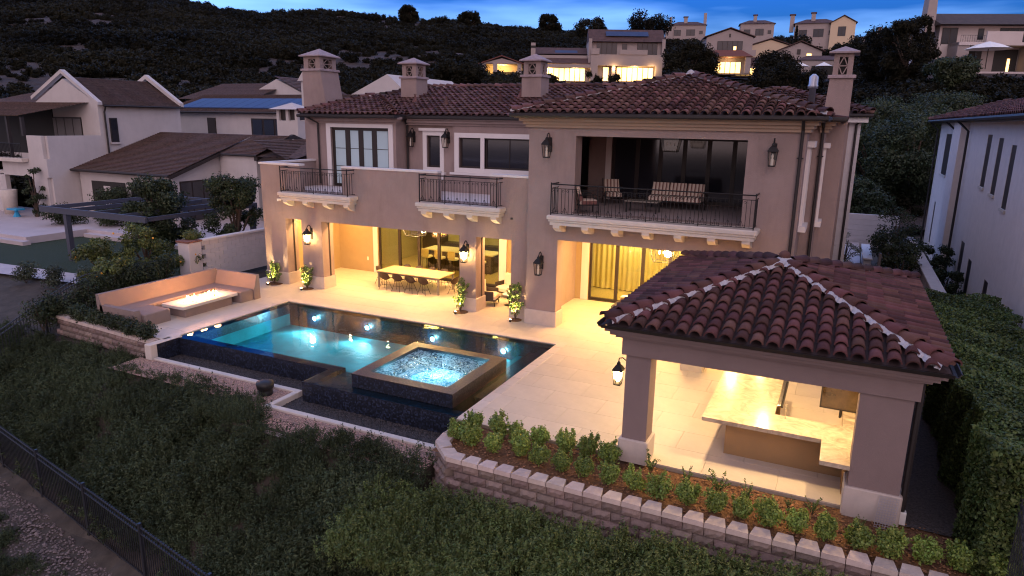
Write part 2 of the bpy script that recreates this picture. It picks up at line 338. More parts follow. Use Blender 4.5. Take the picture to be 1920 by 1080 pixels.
# the ground behind the viewpoint, so that no sky shows below the place
tag(MB().add([(-400,-400,-9.5),(400,-400,-9.5),(400,-55,-9.5),(-400,-55,-9.5)],[(0,1,2,3)]).build('valley_ground', ground_m), kind='structure')
# ---------------------------------------------------------------- patio of travertine pavers
PX0, PX1, PY0, PY1, PY2, NX = -17.89, -6.17, -8.27, -1.79, -7.12, -11.33
rects = [(-21.9,-17.9,-7.55,PY1), (-21.9,3.5,PY1,4.35), (PX1,3.5,-8.45,PY1)]
slab = MB()
for i, (a,b,c,d) in enumerate(rects): slab.box(a,b,c,d,-.35,-.034)
patio = tag(slab.build('patio', joint_m), kind='structure')
pv_mesh = {}
def paver(x0,x1,y0,y1):
    g = .002; wx, wy = round(x1-x0-2*g,3), round(y1-y0-2*g,3)
    if wx < .05 or wy < .05: return
    k = (wx, wy)
    if k not in pv_mesh: pv_mesh[k] = MB().bbox(0, wx, 0, wy, -.03, 0, .004).mesh('paver', paver_m)
    o = bpy.data.objects.new('paver', pv_mesh[k]); link(o); o.parent = patio; o.location = (x0+g, y0+g, 0)
n_pav = 0
for (a,b,c,d) in rects:
    y = c; r = 0
    rowsn = max(1, round((d-c)/.9)); hy = (d-c)/rowsn
    for r in range(rowsn):
        x = a - (0 if r % 2 == 0 else .75)
        while x < b-.01:
            x1 = min(x+1.5, b); x0 = max(x, a)
            if x1-x0 > .06: paver(x0, x1, c+r*hy, c+(r+1)*hy); n_pav += 1
            x += 1.5
print('pavers', n_pav)
# ---------------------------------------------------------------- swimming pool
dark_tile = tile_mosaic('dark_glass_mosaic', (.006,.007,.012), (.03,.04,.075), 24, .35)
teal_tile = mat('pool_plaster', (.015,.23,.26), .7, var=.3, vscale=1.2, detail=8)
brown_mos = tile_mosaic('bronze_glass_mosaic', (.015,.012,.012), (.065,.05,.048), 30, .35)
pool = thing('swimming_pool', 'large rectangular blue lit infinity pool with dark mosaic edge in front of the house', 'pool', (-12,-5,0))
mb = MB()
mb.box(PX0+.3,PX1-1.6,PY2+.36,PY1-.3,-1.0,-.88)
mb.build('pool_floor', teal_tile, pool)
mb = MB()   # inner walls: teal below the dark waterline band
mb.box(PX0+.02,PX0+.3,PY2+.36,PY1-.02,-1.7,-.42)
mb.box(PX0+.3,NX+.02,PY2+.02,PY2+.36,-1.7,-.42)
mb.build('pool_wall', teal_tile, pool)
mb = MB()
mb.box(PX0+.02,PX0+.3,PY2+.36,PY1-.02,-.42,-.07); mb.box(PX0+.3,PX1-.02,PY1-.3,PY1-.02,-1.7,-.07); 
mb.build('waterline_band', dark_tile, pool)
# infinity wall: inner ledge just under the water, outer face down into the catch basin
mb = MB()
mb.box(PX0,NX+.35,PY2,PY2+.34,-1.1,-.035); mb.box(NX,NX+.32,PY0,PY2-.002,-1.1,-.035); mb.box(NX+.322,PX1-.002,PY0,PY0+.32,-1.1,-.035)
mb.build('infinity_edge', dark_tile, pool)
mb = MB().box(NX+.33,-6.95,PY0+.33,PY2+.34,-1.4,-.16)
mb.build('shallow_ledge', dark_tile, pool)
for k in range(4):      # steps down from the right-hand side
    x1 = PX1-.02-.42*k; mb = MB().box(x1-.42,x1,PY2+.36,PY1-.32,-1.0,-.14-.19*k)
    mb.build('pool_step', dark_tile if k < 2 else teal_tile, pool)
wm = water_mat('pool_water', (.42,.86,.92), 2.6, .10)
poly = [(PX0+.02,PY2+.005),(NX+.005,PY2+.005),(NX+.005,PY0+.005),(PX1-.005,PY0+.005),(PX1-.005,PY1-.005),(PX0+.02,PY1-.005)]
MB().add([(x,y,-.03) for x,y in poly],[tuple(range(6))]).build('water', wm, pool)
def pool_lamp(name, loc, aim, power, r=.085, col=(.62,.88,1)):
    hm_ = MB().lathe([(r+.03,0),(r+.03,.02),(r,.03)],0,0,0,14); o = hm_.build(name, lamp_housing, None); 
    ln = MB().lathe([(.02,.036),(r*.85,.034),(r*.2,.05)],0,0,0,14).build('lens', lens_m, o)
    q = Vector(aim).to_track_quat('Z','Y'); o.rotation_mode='QUATERNION'; o.rotation_quaternion = q; o.parent = pool; o.location = Vector(loc)-wloc(pool)
    l = bpy.data.lights.new('pool_light','SPOT'); l.energy=LAMP*power; l.color = col; l.spot_size = R(135); l.spot_blend = .8; l.shadow_soft_size = .06
    lo = bpy.data.objects.new('pool_light_beam', l); link(lo); lo.location = Vector(loc)+Vector(aim).normalized()*.22; lo.rotation_mode='QUATERNION'; lo.rotation_quaternion = Vector(aim).to_track_quat('-Z','Y')
    return o
lamp_housing = mat('lamp_housing', (.4,.4,.4), .3, metal=.8)
lens_m = mat('lamp_lens', (.6,.9,1), .3, emit=((.6,.9,1), 45))
def glow(x,y,z,p):
    l = bpy.data.lights.new('pool_light','POINT'); l.energy=LAMP*p; l.color=(.55,.85,1); l.shadow_soft_size=.05; lo = bpy.data.objects.new('pool_light_glow', l); link(lo); lo.location=(x,y,z)
for x, z in ((-16.3,-.45),(-13.75,-.45),(-10.85,-.45),(-8.0,-.45)):
    pool_lamp('pool_light', (x, PY1-.3, z), (0,-1,-.12), 150); glow(x, PY1-.46, z, 16)
pool_lamp('pool_light', (-15.6, PY2+.36, -.6), (-.5,1,-.05), 60, .05)
# coping along the patio sides
cop = mat('coping_stone', (.56,.49,.42), .5, bump=.1, bscale=12, var=.1, vscale=2, rnd=.05)
for i in range(11):
    y0 = PY0-.1+i*(PY1-PY0+.4)/11; MB().bbox(PX1-.012,PX1+.3,y0,y0+(PY1-PY0+.4)/11-.008,-.05,.006,.006).build('coping', cop, pool)
for i in range(19):
    x0 = PX0-.3+i*(PX1-PX0+.29)/19; MB().bbox(x0,x0+(PX1-PX0+.29)/19-.008,PY1-.012,PY1+.3,-.05,.006,.006).build('coping', cop, pool)
for i in range(9):
    y0 = PY2-.15+i*(PY1-PY2+.13)/9; MB().bbox(PX0-.3,PX0+.03,y0,y0+(PY1-PY2+.13)/9-.008,-.05,.006,.006).build('coping', cop, pool)
# catch basin with its white rim and dark pebbles
pebble = mat('black_pebble', (.035,.03,.03), .55, rnd=.6)
mb = MB().box(-17.7,-11.75,-8.0,PY2-.002,-1.15,-.62).box(-11.75,-6.1,-9.15,PY0-.002,-1.15,-.62).box(-11.75,NX-.002,PY0-.002,PY2,-1.15,-.62); mb.build('basin_floor', mat('basin_floor', (.02,.02,.022), .7), pool)
def curb(x0,x1,y0,y1): MB().bbox(x0,x1,y0,y1,-1.2,-.44,.015).build('basin_rim', stone, pool)
curb(-17.7,-11.58,-8.16,-7.98); curb(-11.76,-11.58,-9.14,-8.162); curb(-11.76,-6.1,-9.32,-9.142)
MB().bbox(-18.02,-17.72,-8.2,-6.98,-1.2,.0,.015).build('basin_end_wall', stone, pool)
MB().box(-17.718,-17.70,-7.97,-7.13,-1.1,-.02).build('basin_end_tile', dark_tile, pool)
# loose pebbles of the basin: uncountable
def pebbles(name, mb_rects, n, size, m, label=None, parent=None):
    vs, fs = [], []
    ico = [(0,0,1),(.9,0,.3),(.28,.85,.3),(-.72,.53,.3),(-.72,-.53,.3),(.28,-.85,.3)]
    tot = sum((b-a)*(d-c) for a,b,c,d,_ in mb_rects)
    for a,b,c,d,z in mb_rects:
        for i in range(int(n*(b-a)*(d-c)/tot)):
            x, y = random.uniform(a,b), random.uniform(c,d); s = size*random.uniform(.6,1.4); an = random.uniform(0,6.28); ca, sa = math.cos(an)*s, math.sin(an)*s*random.uniform(.6,1)
            n0 = len(vs); hz = random.uniform(.3,.8)*s
            for p in ico: vs.append((x+p[0]*ca-p[1]*sa, y+p[0]*sa+p[1]*ca, z+p[2]*hz))
            fs += [(n0,n0+1,n0+2),(n0,n0+2,n0+3),(n0,n0+3,n0+4),(n0,n0+4,n0+5),(n0,n0+5,n0+1)]
    o = MB().add(vs, fs).build(name, m, parent); tag(o, label, kind='stuff'); return o
pebbles('pebbles', [(-17.7,-11.75,-7.98,PY2,-.62),(-11.6,-6.1,-9.14,PY0,-.62),(-11.75,-11.33,-8.3,PY2,-.62)], 11000, .035, pebble, None, pool)
# gravel strip outside the rim
gs = sheet([-18.3,-15,-12.2], [-9.3,-8.16], lambda x,y: -.50+.0*x); gs.add([( -12.2,-10.4,-.56),(-6.0,-10.4,-.56),(-6.0,-9.32,-.50),(-12.2,-9.32,-.50),(-12.2,-8.16,-.50),(-11.76,-8.16,-.50),(-11.76,-9.32,-.50)],[(0,1,2,3),(3,6,5,4)])
tag(gs.build('gravel_strip', gravel_m), kind='structure')
pale = mat('pale_pebble', (.36,.235,.185), .8, rnd=.5, hue=.02)
pebbles('gravel', [(-18.3,-11.8,-9.3,-8.17,-.50),(-12.2,-6.0,-10.2,-9.33,-.50)], 15000, .022, pale, 'pinkish pea gravel laid along the white rim of the pool')
sp = top(MB().lathe([(.19,-.02),(.2,.0),(.2,.12),(.17,.17),(.235,.2),(.25,.3),(.24,.38),(.1,.42),(.02,.425)],-12.4,-8.6,-.5,18), 'garden_speaker', mat('black_plastic', (.015,.015,.016), .5, bump=.2, bscale=40), 'black mushroom shaped speaker on the pink gravel beside the pool rim', 'speaker', (-12.4,-8.6,-.5), smooth=True)
# ---------------------------------------------------------------- raised spa
SX0,SX1,SY0,SY1,SZ = -9.84,-6.61,-7.9,-4.74,.33
spa = thing('spa', 'raised square spa with bronze mosaic rim and bright bubbling water set in the pool', 'spa', (-8.2,-6.3,0))
mb = MB(); t = .37
wall([SX0,SX1],[SY0,SY1],[(SX0+t,SX1-t,SY0+t,SY1-t)], lambda u,tt,v:(u,v,tt), SZ, -1.0, mb); mb.build('spa_wall', dark_tile, spa)
mb = MB(); wall([SX0-.015,SX1+.015],[SY0-.015,SY1+.015],[(SX0+t-.015,SX1-t+.015,SY0+t-.015,SY1-t+.015)], lambda u,tt,v:(u,v,tt), SZ+.03, SZ, mb); mb.build('spa_rim', brown_mos, spa)
MB().box(SX1+.001,SX1+.012,SY0,SY1,-.2,SZ-.002).build('side_mosaic', brown_mos, spa)
spa_in = mat('spa_plaster', (.10,.22,.28), .6)
MB().box(SX0+t,SX1-t,SY0+t,SY1-t,-.8,-.65).build('spa_floor', spa_in, spa)
mb = MB(); wall([SX0+t-.02,SX1-t+.02],[SY0+t-.02,SY1-t+.02],[(SX0+t+.45,SX1-t-.45,SY0+t+.45,SY1-t-.45)], lambda u,tt,v:(u,v,tt), -.2, -.65, mb); mb.build('spa_bench', spa_in, spa)
spaw = water_mat('spa_water', (.62,.90,1.0), 4.5, 1.3, foam=.55)
n_ = 70; gx = np.linspace(SX0+t-.03,SX1-t+.03,n_); gy = np.linspace(SY0+t-.03,SY1-t+.03,n_)
sheet(list(gx), list(gy), lambda x,y: SZ-.05+.02*vnoise(x,y,.35,3)+.012*vnoise(x,y,.13,5)).build('water', spaw, spa, smooth=True)
for (x,y,p,z) in ((-7.75,-6.75,70,-.1),(-8.9,-6.0,12,-.1),(-8.6,-5.3,4,-.1),(-8.8,-7.1,8,-.1)):
    l = bpy.data.lights.new('spa_light','POINT'); l.energy=LAMP*p; l.color = (.6,.85,1); l.shadow_soft_size = .12; lo = bpy.data.objects.new('spa_light', l); link(lo); lo.location = (x,y,z)
MB().lathe([(.14,-.64),(.14,-.6),(.02,-.59)],-7.75,-6.75,0,14).build('lens', lens_m, spa)
# ---------------------------------------------------------------- block retaining walls
block_m = mat('split_face_block', (.215,.158,.135), .9, bump=.8, bscale=14, var=.25, vscale=6, rnd=.28, hue=.015)
cap_m = mat('wall_cap_block', (.46,.375,.325), .85, bump=.4, bscale=20, var=.15, vscale=5, rnd=.1, hue=.01)
def block_mesh(seed, w_=.4, h_=.2, d_=.26):
    r = random.Random(seed); n = 5; vs = []; 
    for j in range(3):
        for i in range(n):
            x = w_*i/(n-1); z = h_*j/2; edge = (i in (0,n-1)) or j in (0,2)
            y = -.0 if edge else -r.uniform(.02,.055)
            vs.append((x+(.006 if i==0 else -.006 if i==n-1 else r.uniform(-.02,.02)), y+r.uniform(-.004,.004), z+(.006 if j==0 else -.006 if j==2 else r.uniform(-.02,.02))))
    fs = [(j*n+i, j*n+i+1, (j+1)*n+i+1, (j+1)*n+i) for j in range(2) for i in range(n-1)]
    b = len(vs); vs += [(.006,d_,.006),(w_-.006,d_,.006),(w_-.006,d_,h_-.006),(.006,d_,h_-.006)]
    fs += [(b+1,b,b+3,b+2),(0,b,b+1,n-1),(2*n,3*n-1,b+2,b+3),tuple([0,n,2*n,b+3,b]),tuple([n-1,b+1,b+2,3*n-1,2*n-1])]
    fs[-3] = tuple([2*n+i for i in range(n)]+[b+2,b+3]); fs[-4] = tuple([n-1-i for i in range(n)]+[b,b+1])
    return MB().add(vs, fs).mesh('block', block_m)
bms = [block_mesh(s) for s in range(5)]
def cap_mesh(seed):
    r = random.Random(seed); t_ = .05
    vs = [(0,-.02,0),(.39,-.02,0),(.33,.30,0),(.06,.30,0)]; vs += [(x+(.004 if x<.2 else -.004), y+(.012 if y<.1 else 0)+r.uniform(-.006,.006), .1+r.uniform(-.004,.004)) for x,y,_ in vs]
    return MB().add(vs, [(0,3,2,1),(4,5,6,7),(0,1,5,4),(1,2,6,5),(2,3,7,6),(3,0,4,7)]).mesh('cap_block', cap_m)
cms = [cap_mesh(s) for s in range(4)]
def block_run(root, p0, p1, ztop, courses, setback=.03, caps=True):
    p0, p1 = Vector(p0), Vector(p1); d = (p1-p0); L_ = d.length; d.normalize(); nrm = Vector((d.y,-d.x)); ang = math.atan2(d.y, d.x); n = max(1, round(L_/.4)); s = L_/(n*.4)
    loc = wloc(root)
    for c in range(courses):
        z = ztop-.1-.2*(c+1) if caps else ztop-.2*(c+1)
        off = (.2 if c % 2 else 0)
        for i in range(n if off == 0 else n):
            q = p0+d*((i*.4+off)*s)+nrm*(setback*c)
            if off and i == n-1: sx = s*.5
            else: sx = s
            o = bpy.data.objects.new('block', random.choice(bms)); link(o); o.parent = root; o.location = Vector((q.x,q.y,z))-loc; o.rotation_euler = (0,0,ang); o.scale = (sx,1,1)
    if caps:
        for i in range(n):
            q = p0+d*(i*.4*s)+nrm*.02
            o = bpy.data.objects.new('cap_block', random.choice(cms)); link(o); o.parent = root; o.location = Vector((q.x,q.y,ztop-.1))-loc; o.rotation_euler = (0,0,ang+random.uniform(-.01,.01)); o.scale = (s,1,1)
rw = thing('retaining_wall', 'long pink block retaining wall holding the shrub planter in front of the outdoor kitchen', 'wall', (-1,-10.2,0))
block_run(rw, (-5.35,-10.3), (5.05,-10.3), .02, 6)
block_run(rw, (-5.95,-9.75), (-5.35,-10.3), .02, 6)
block_run(rw, (-6.0,-9.3), (-5.95,-9.75), .02, 6)
block_run(rw, (-5.95,-8.85), (-6.0,-9.3), .02, 6)
rw2 = thing('retaining_wall', 'short block retaining wall below the fire pit bench left of the pool', 'wall', (-21,-7.7,0))
block_run(rw2, (-23.8,-7.45), (-18.04,-7.9), .0, 3)
# planter soil behind them
tag(sheet(list(np.linspace(-5.9,5.2,60)), [-10.05,-9.8,-9.5,-9.2,-8.9,-8.46], lambda x,y: -.09+.03*vnoise(x,y,.4,2)).build('planter_soil', soil_m), kind='structure')
tag(MB().add([(-24.0,-7.25,-.08),(-18.05,-7.68,-.08),(-18.05,-7.15,-.06),(-24.0,-6.9,-.06)],[(0,1,2,3)]).build('planter_soil', soil_m), kind='structure')
tag(sheet([3.4,4.05,4.6,5.4,6.4,8], list(np.linspace(-8.6,16,30)), lambda x,y: -.06+.03*vnoise(x,y,1.4,2)).build('side_yard_gravel', dgravel_m), kind='structure')
pebbles('fallen_bark', [(-5.8,5.1,-10.0,-8.5,-.07)], 2600, .03, mat('bark_chip', (.22,.11,.055), .9, rnd=.6), 'loose orange brown bark chips between the planter shrubs')
# ---------------------------------------------------------------- villa
villa = thing('villa', 'large two storey greige stucco villa with clay tile roofs and lit ground floor loggias', 'house', (-9,5,0))
V = lambda mb, n, m, p=None, **k: mb.build(n, m, p or villa, **k)
LY = .43
# left wing lower front with three openings, thickness .7
l1,l2,l3,l4,l5,l6 = -19.93,-19.04,-17.94,-11.18,-10.46,-8.97
mb = MB(); wall([-21.2,-8.14],[0,4.16],[(l1,l2,-1,2.95),(l3,l4,-1,2.95),(l5,l6,-1,2.95)], XW, LY, LY+.72, mb); V(mb,'front_wall',stucco)
mb = MB(); wall([-21.2,-8.14],[4.16,5.25],[(-18.95,-16.74,0,9),(-12.12,-9.88,0,9)], XW, LY, LY+.25, mb); V(mb,'parapet_wall',stucco)
for a,b in ((-21.26,-18.95),(-16.74,-12.12),(-9.88,-8.14)): V(MB().box(a,b,LY-.04,LY+.3,5.25,5.33),'parapet_cap',trim_w)
V(MB().box(-21.2,-20.95,LY+.25,3.7,4.16,5.25),'parapet_wall',stucco); V(MB().box(-21.26,-20.9,LY+.3,3.7,5.25,5.33),'parapet_cap',trim_w)
V(MB().box(-21.2,-20.95,LY+.72,16,-.3,4.16),'side_wall',stucco)
# plinths on the piers
def plinth(a,b,y0,y1,zt=.52,p=.04): V(MB().bbox(a-p,b+p,y0-p,y1+p,0,zt,.015),'plinth',plinth_m)
for a,b in ((-21.2,l1),(l2,l3),(l4,l5),(l6,-8.2)): plinth(a,b,LY,LY+.72)
# narrow dark screen tracks in the jambs
for x in (l1+.006,l3+.006,l5+.006): V(MB().box(x-.002,x+.01,LY+.42,LY+.5,0,2.94),'screen_track',frame_m)
# terrace floor over the loggia, loggia ceiling
V(MB().box(-20.95,-8.14,LY+.25,4.9,3.98,4.10),'terrace_floor',mat('terrace_tile',(.62,.58,.60),.6,var=.06))
V(MB().box(-20.95,-8.14,LY+.72,4.4,3.25,3.40),'loggia_ceiling',white_m)
# right section, front wall y=0
xa,xb,xz = -8.14,-6.97,.745
mb = MB(); wall([xa,xz],[0,7.28],[(xb,-.35,-1,3.20),(-6.41,-.89,4.16,6.78)], XW, 0, .6, mb); V(mb,'front_wall',stucco)
plinth(xa,xb,0,.6,.55); plinth(-.35,xz,0,.6,.55)
V(MB().box(xa,xa+.3,.6,4.4,0,7.28),'side_wall',stucco)
# east side, stepped outwards
mb = MB(); wall([.6,1.9],[0,7.28],[(.9,1.75,4.3,6.5)], YW, xz, xz-.3, mb); V(mb,'side_wall',stucco)
V(MB().box(xz-.3,1.16,1.9,4.8,0,7.28),'side_wall',stucco)
# deep flared chimney breast at the east side
def tapered(x0,x1,y0,y1,z0,z1,dx0=0,dx1=0,dy=0):
    return MB().add([(x0,y0,z0),(x1,y0,z0),(x1,y1,z0),(x0,y1,z0),(x0+dx0,y0+dy,z1),(x1-dx1,y0+dy,z1),(x1-dx1,y1-dy,z1),(x0+dx0,y1-dy,z1)],[(0,3,2,1),(4,5,6,7),(0,1,5,4),(1,2,6,5),(2,3,7,6),(3,0,4,7)])
V(MB().box(1.16,1.74,3.2,5.2,0,7.6),'chimney_breast',stucco)
# white block volume further back
blockw = mat('white_block_wall',(.56,.52,.52),.8,var=.06,bump=.2,bscale=20)
mb = MB(); V(MB().box(xz-.3,1.8,11,20,-.3,7.7),'rear_wing_wall',stucco)
for k in range(20): V(MB().box(1.80,2.25,11,11.5,-.3+k*.4,.09+k*.4),'stone_course',blockw)
V(MB().box(1.8,2.2,11.05,20,-.3,7.7),'rear_wing_wall',blockw)
V(MB().box(xz-.3,1.1,5.2,11,0,7.4),'side_wall',stucco)
# upper floor of the left wing
yb,yr,y3 = 3.7,4.6,4.45
mb = MB(); wall([-21.2,-16.3],[4.10,7.4],[(-19.95,-16.68,4.12,6.83)], XW, yb, yb+.3, mb); V(mb,'bay_wall',stucco)
V(MB().box(-16.6,-16.302,yb+.3,yr,4.10,7.4),'bay_wall',stucco); V(MB().box(-21.2,-20.9,yb+.3,16,4.10,7.4),'side_wall',stucco)
mb = MB(); wall([-16.3,-13.8],[4.10,7.4],[(-15.25,-14.55,5.15,6.55)], XW, yr, yr+.3, mb); V(mb,'upper_wall',stucco)
mb = MB(); wall([-13.8,-8.14],[4.10,7.4],[(-13.5,-8.2,5.2,6.5)], XW, y3, y3+.3, mb); V(mb,'upper_wall',stucco)
V(MB().box(-21.2,xz-.3,15.8,16,-.3,7.4),'rear_wall',stucco)
# loggia back walls with door openings
LB = 4.35
mb = MB(); wall([-20.95,-8.14],[0,3.3],[(-17.95,-13.40,-1,2.95),(-12.95,-11.42,-1,2.95)], XW, LB, LB+.25, mb); V(mb,'loggia_wall',stucco_in)
V(MB().box(-20.5,-20.26,LY+.72,LB,0,3.25),'loggia_wall',stucco_in); V(MB().box(-8.5,-8.14,LY+.72,LB,0,3.25),'loggia_wall',stucco_in)
V(MB().box(-18.2,-17.95,LB-.04,LB,0,3.0),'door_trim',trim_w); V(MB().box(-11.42,-11.06,LB-.04,LB,0,3.0),'door_trim',trim_w)
V(MB().box(-18.6,-18.52,LB-.01,LB+.0,.55,.72),'wall_outlet',white_m); V(MB().box(-20.258,-20.24,2.9,3.4,1.2,1.26),'wall_shelf',white_m)
V(MB().box(xa+.3,xz-.3,.6,LB,3.25,3.40),'loggia_ceiling',white_m)
mb = MB(); wall([xa+.3,xz-.3],[0,3.3],[(-7.27,-.6,-1,3.0)], XW, LB, LB+.25, mb); V(mb,'loggia_wall',stucco_in)
V(MB().box(-7.58,-7.27,LB-.04,LB,0,3.05),'door_trim',trim_w)
# upper loggia of the right section
UB = 5.45
V(MB().box(xa+.3,xz-.3,.6,UB,3.99,4.14),'balcony_floor',mat('balcony_tile',(.36,.30,.30),.6,var=.1)); V(MB().box(xa+.3,xz-.3,.6,UB,6.95,7.05),'loggia_ceiling',stucco)
mb = MB(); wall([xa+.3,xz-.3],[4.14,7.0],[(-6.85,-.95,4.15,6.72)], XW, UB, UB+.2, mb); V(mb,'loggia_wall',stucco)
V(MB().box(-6.9,-6.6,.6,.62,4.14,6.95),'loggia_wall',stucco); V(MB().box(-.7,-.45,.6,UB,4.14,6.95),'loggia_wall',stucco)
V(MB().box(-7.1,-6.86,UB-.04,UB,4.14,6.76),'door_trim',trim_w)
# ---- windows and doors
cold_glass = mat('dim_window_glass',(.02,.022,.03),.08,spec=.8); shade_m = mat('drawn_dark_shade',(.045,.042,.045),.7,var=.1); blind_m = mat('pale_roller_blind',(.42,.56,.60),.5,var=.04,vscale=1)
clear = glass('clear_glass',(.9,.93,.88)); warmg = glass('bronze_glass',(.82,.78,.52),.01)
def window(x0,x1,y,z0,z1,cols,rows=1,pane=None,fr=.07,name='window',mull=.08,back=None,parent=None):
    f = MB(); wall([x0,x1],[z0,z1],[(x0+fr+(x1-x0-2*fr)/cols*i+(mull/2 if i else 0), x0+fr+(x1-x0-2*fr)/cols*(i+1)-(mull/2 if i<cols-1 else 0), z0+fr, z1-fr) for i in range(cols)], XW, y, y+.08, f)
    o = f.build(name, frame_m, parent or villa)
    for i in range(cols):
        a = x0+fr+(x1-x0-2*fr)/cols*i; b = a+(x1-x0-2*fr)/cols
        for j in range(rows):
            c = z0+fr+(z1-z0-2*fr)/rows*j; d = z0+fr+(z1-z0-2*fr)/rows*(j+1)
            MB().box(a+.01,b-.01,y+.035,y+.045,c+(.012 if j else 0),d-(.012 if j<rows-1 else 0)).build('pane', pane or cold_glass, o)
            if j: MB().box(a,b,y+.02,y+.034,c-.012,c+.012).build('glazing_bar', frame_m, o)
    if back: MB().box(x0,x1,y+.12,y+.14,z0,z1).build('shade', back, o)
    return o
def trim(x0,x1,y,z0,z1,w_=.2,sill=True,p=.05,head=False):
    mb = MB(); wall([x0-w_,x1+w_],[z0-(w_ if sill else 0),z1+w_],[(x0,x1,z0,z1)] if sill else [(x0,x1,-9,z1)], XW, y-p, y+.02, mb); V(mb,'window_trim',trim_w)
    if head: V(MB().box(x0-w_-.14,x1+w_+.14,y-.16,y,z1+w_+.002,z1+w_+.12),'window_head',trim_w); V(MB().box(x0-w_-.1,x1+w_+.1,y-.18,y,z0-w_-.12,z0-w_-.002),'window_sill',trim_w); [V(MB().box(a,a+.12,y-.12,y,z0-w_-.32,z0-w_-.122),'sill_bracket',trim_w) for a in (x0-w_,x1+w_-.12)]
# bay doors, four tall leaves with pale blinds
window(-19.95,-16.68,yb+.1,4.12,6.83,4,3,blind_m,.13,'french_door',.26); trim(-19.95,-16.68,yb,4.12,6.83,.24,False)
window(-15.25,-14.55,yr+.1,5.15,6.55,1,1,cold_glass,.07,back=shade_m); trim(-15.25,-14.55,yr,5.15,6.55,.2,True,.05,True)
for a,b,c in ((-13.5,-12.42,1),(-12.24,-9.95,2),(-9.77,-8.2,2)): window(a,b,y3+.1,5.2,6.5,c,1,cold_glass,.07,back=shade_m,mull=.02)
mb = MB(); wall([-13.72,-8.14],[5.0,6.7],[(-13.5,-12.42,5.2,6.5),(-12.24,-9.95,5.2,6.5),(-9.77,-8.2,5.2,6.5)], XW, y3-.05, y3+.02, mb); V(mb,'window_trim',trim_w); V(MB().box(-13.9,-8.14,y3-.16,y3-.052,4.9,5.0),'window_sill',trim_w)
# loggia sliding doors
o_=window(-17.95,-13.40,LB+.08,0.02,2.95,4,1,warmg,.1,'sliding_door',.14); o_=window(-12.95,-11.42,LB+.08,.02,2.95,1,1,warmg,.09,'sliding_door',.14)
window(-7.27,-.6,LB+.08,.02,3.0,6,1,warmg,.1,'sliding_door',.14)
window(-6.85,-.95,UB+.04,4.15,6.72,6,1,cold_glass,.12,'sliding_door',.16,shade_m)
# ground floor rooms seen through the doors
isl0 = mat('glazed_ceramic',(.30,.28,.20),.3)
MB().box(-20.9,-8.2,9.4,9.6,0,3.2).build('kitchen_wall', mat('kitchen_wall',(.45,.42,.30),.8,var=.1), villa)
V(MB().box(-20.9,-8.2,4.7,9.4,-.05,0.0),'room_floor',mat('room_floor',(.4,.34,.22),.35)); V(MB().box(-20.9,-8.2,4.62,9.4,3.1,3.2),'room_ceiling',white_m)
V(MB().box(-19.2,-18.9,4.6,9.4,0,3.1),'room_wall',mat('room_wall',(.4,.36,.27),.8))
V(MB().box(-7.8,.4,6.9,7.0,0,3.2),'room_wall',MATS['room_wall'])
cw=MB(); nn_=240; [cw.v.append((-7.8+8.2*i/nn_,6.6+.05*math.sin(i*.9)+.02*math.sin(i*.37),z_)) for z_ in (.02,3.1) for i in range(nn_+1)]; cw.f+=[(i,i+1,nn_+2+i,nn_+1+i) for i in range(nn_)]
V(cw,'curtain',mat('pale_curtain',(.60,.56,.40),.8,var=.05)); vz=thing('vase','large pale vase behind the right glass door','vase',(-4.6,5.4,0)); MB().lathe([(.14,0),(.22,.12),(.26,.4),(.16,.62),(.09,.7),(.12,.78)],-4.6,5.4,0,16).build('vase_body',isl0,vz,smooth=True)
V(MB().box(-7.8,.4,4.62,6.6,-.05,0),'room_floor',MATS['room_floor']); V(MB().box(-7.8,.4,4.62,6.6,3.1,3.2),'room_ceiling',white_m); V(MB().box(-7.9,-7.8,4.6,6.7,0,3.1),'room_wall',MATS['room_wall'])
cab = mat('dark_cabinet',(.05,.035,.025),.4); isl = mat('pale_island',(.55,.52,.44),.4)
t_ = thing('kitchen_island','pale kitchen island seen through the loggia sliding doors','island',(-14.8,7,0)); MB().bbox(-16.6,-13,6.6,7.5,0,.9).build('base',cab,t_); MB().bbox(-16.75,-12.85,6.5,7.6,.9,.96).build('counter',isl,t_)
for i in range(5):
    x = -16.3+i*.75; t_ = thing('bar_stool','%s bar stool from the left at the kitchen island behind the glass doors'%['first','second','third','fourth','fifth'][i],'stool',(x,6.15,0),'bar stools at the kitchen island')
    MB().bbox(x-.2,x+.2,5.95,6.35,.62,.72,.03).build('seat',white_m,t_); MB().bbox(x-.2,x+.2,5.9,5.95,.72,1.08,.01).build('backrest',white_m,t_)
    for a,b in ((-1,-1),(1,-1),(1,1),(-1,1)): MB().tube([(x+a*.16,6.15+b*.16,.62),(x+a*.2,6.15+b*.2,0)],.012,4).build('leg',iron,t_)
t_ = thing('kitchen_cabinet','tall dark kitchen cabinets on the back wall of the lit room','cabinet',(-15,9.2,0))
for i in range(5): MB().bbox(-18.3+i*1.3,-17.02+i*1.3,8.8,9.35,0,2.4 if i in (0,4) else .9).build('cabinet_unit',cab,t_)
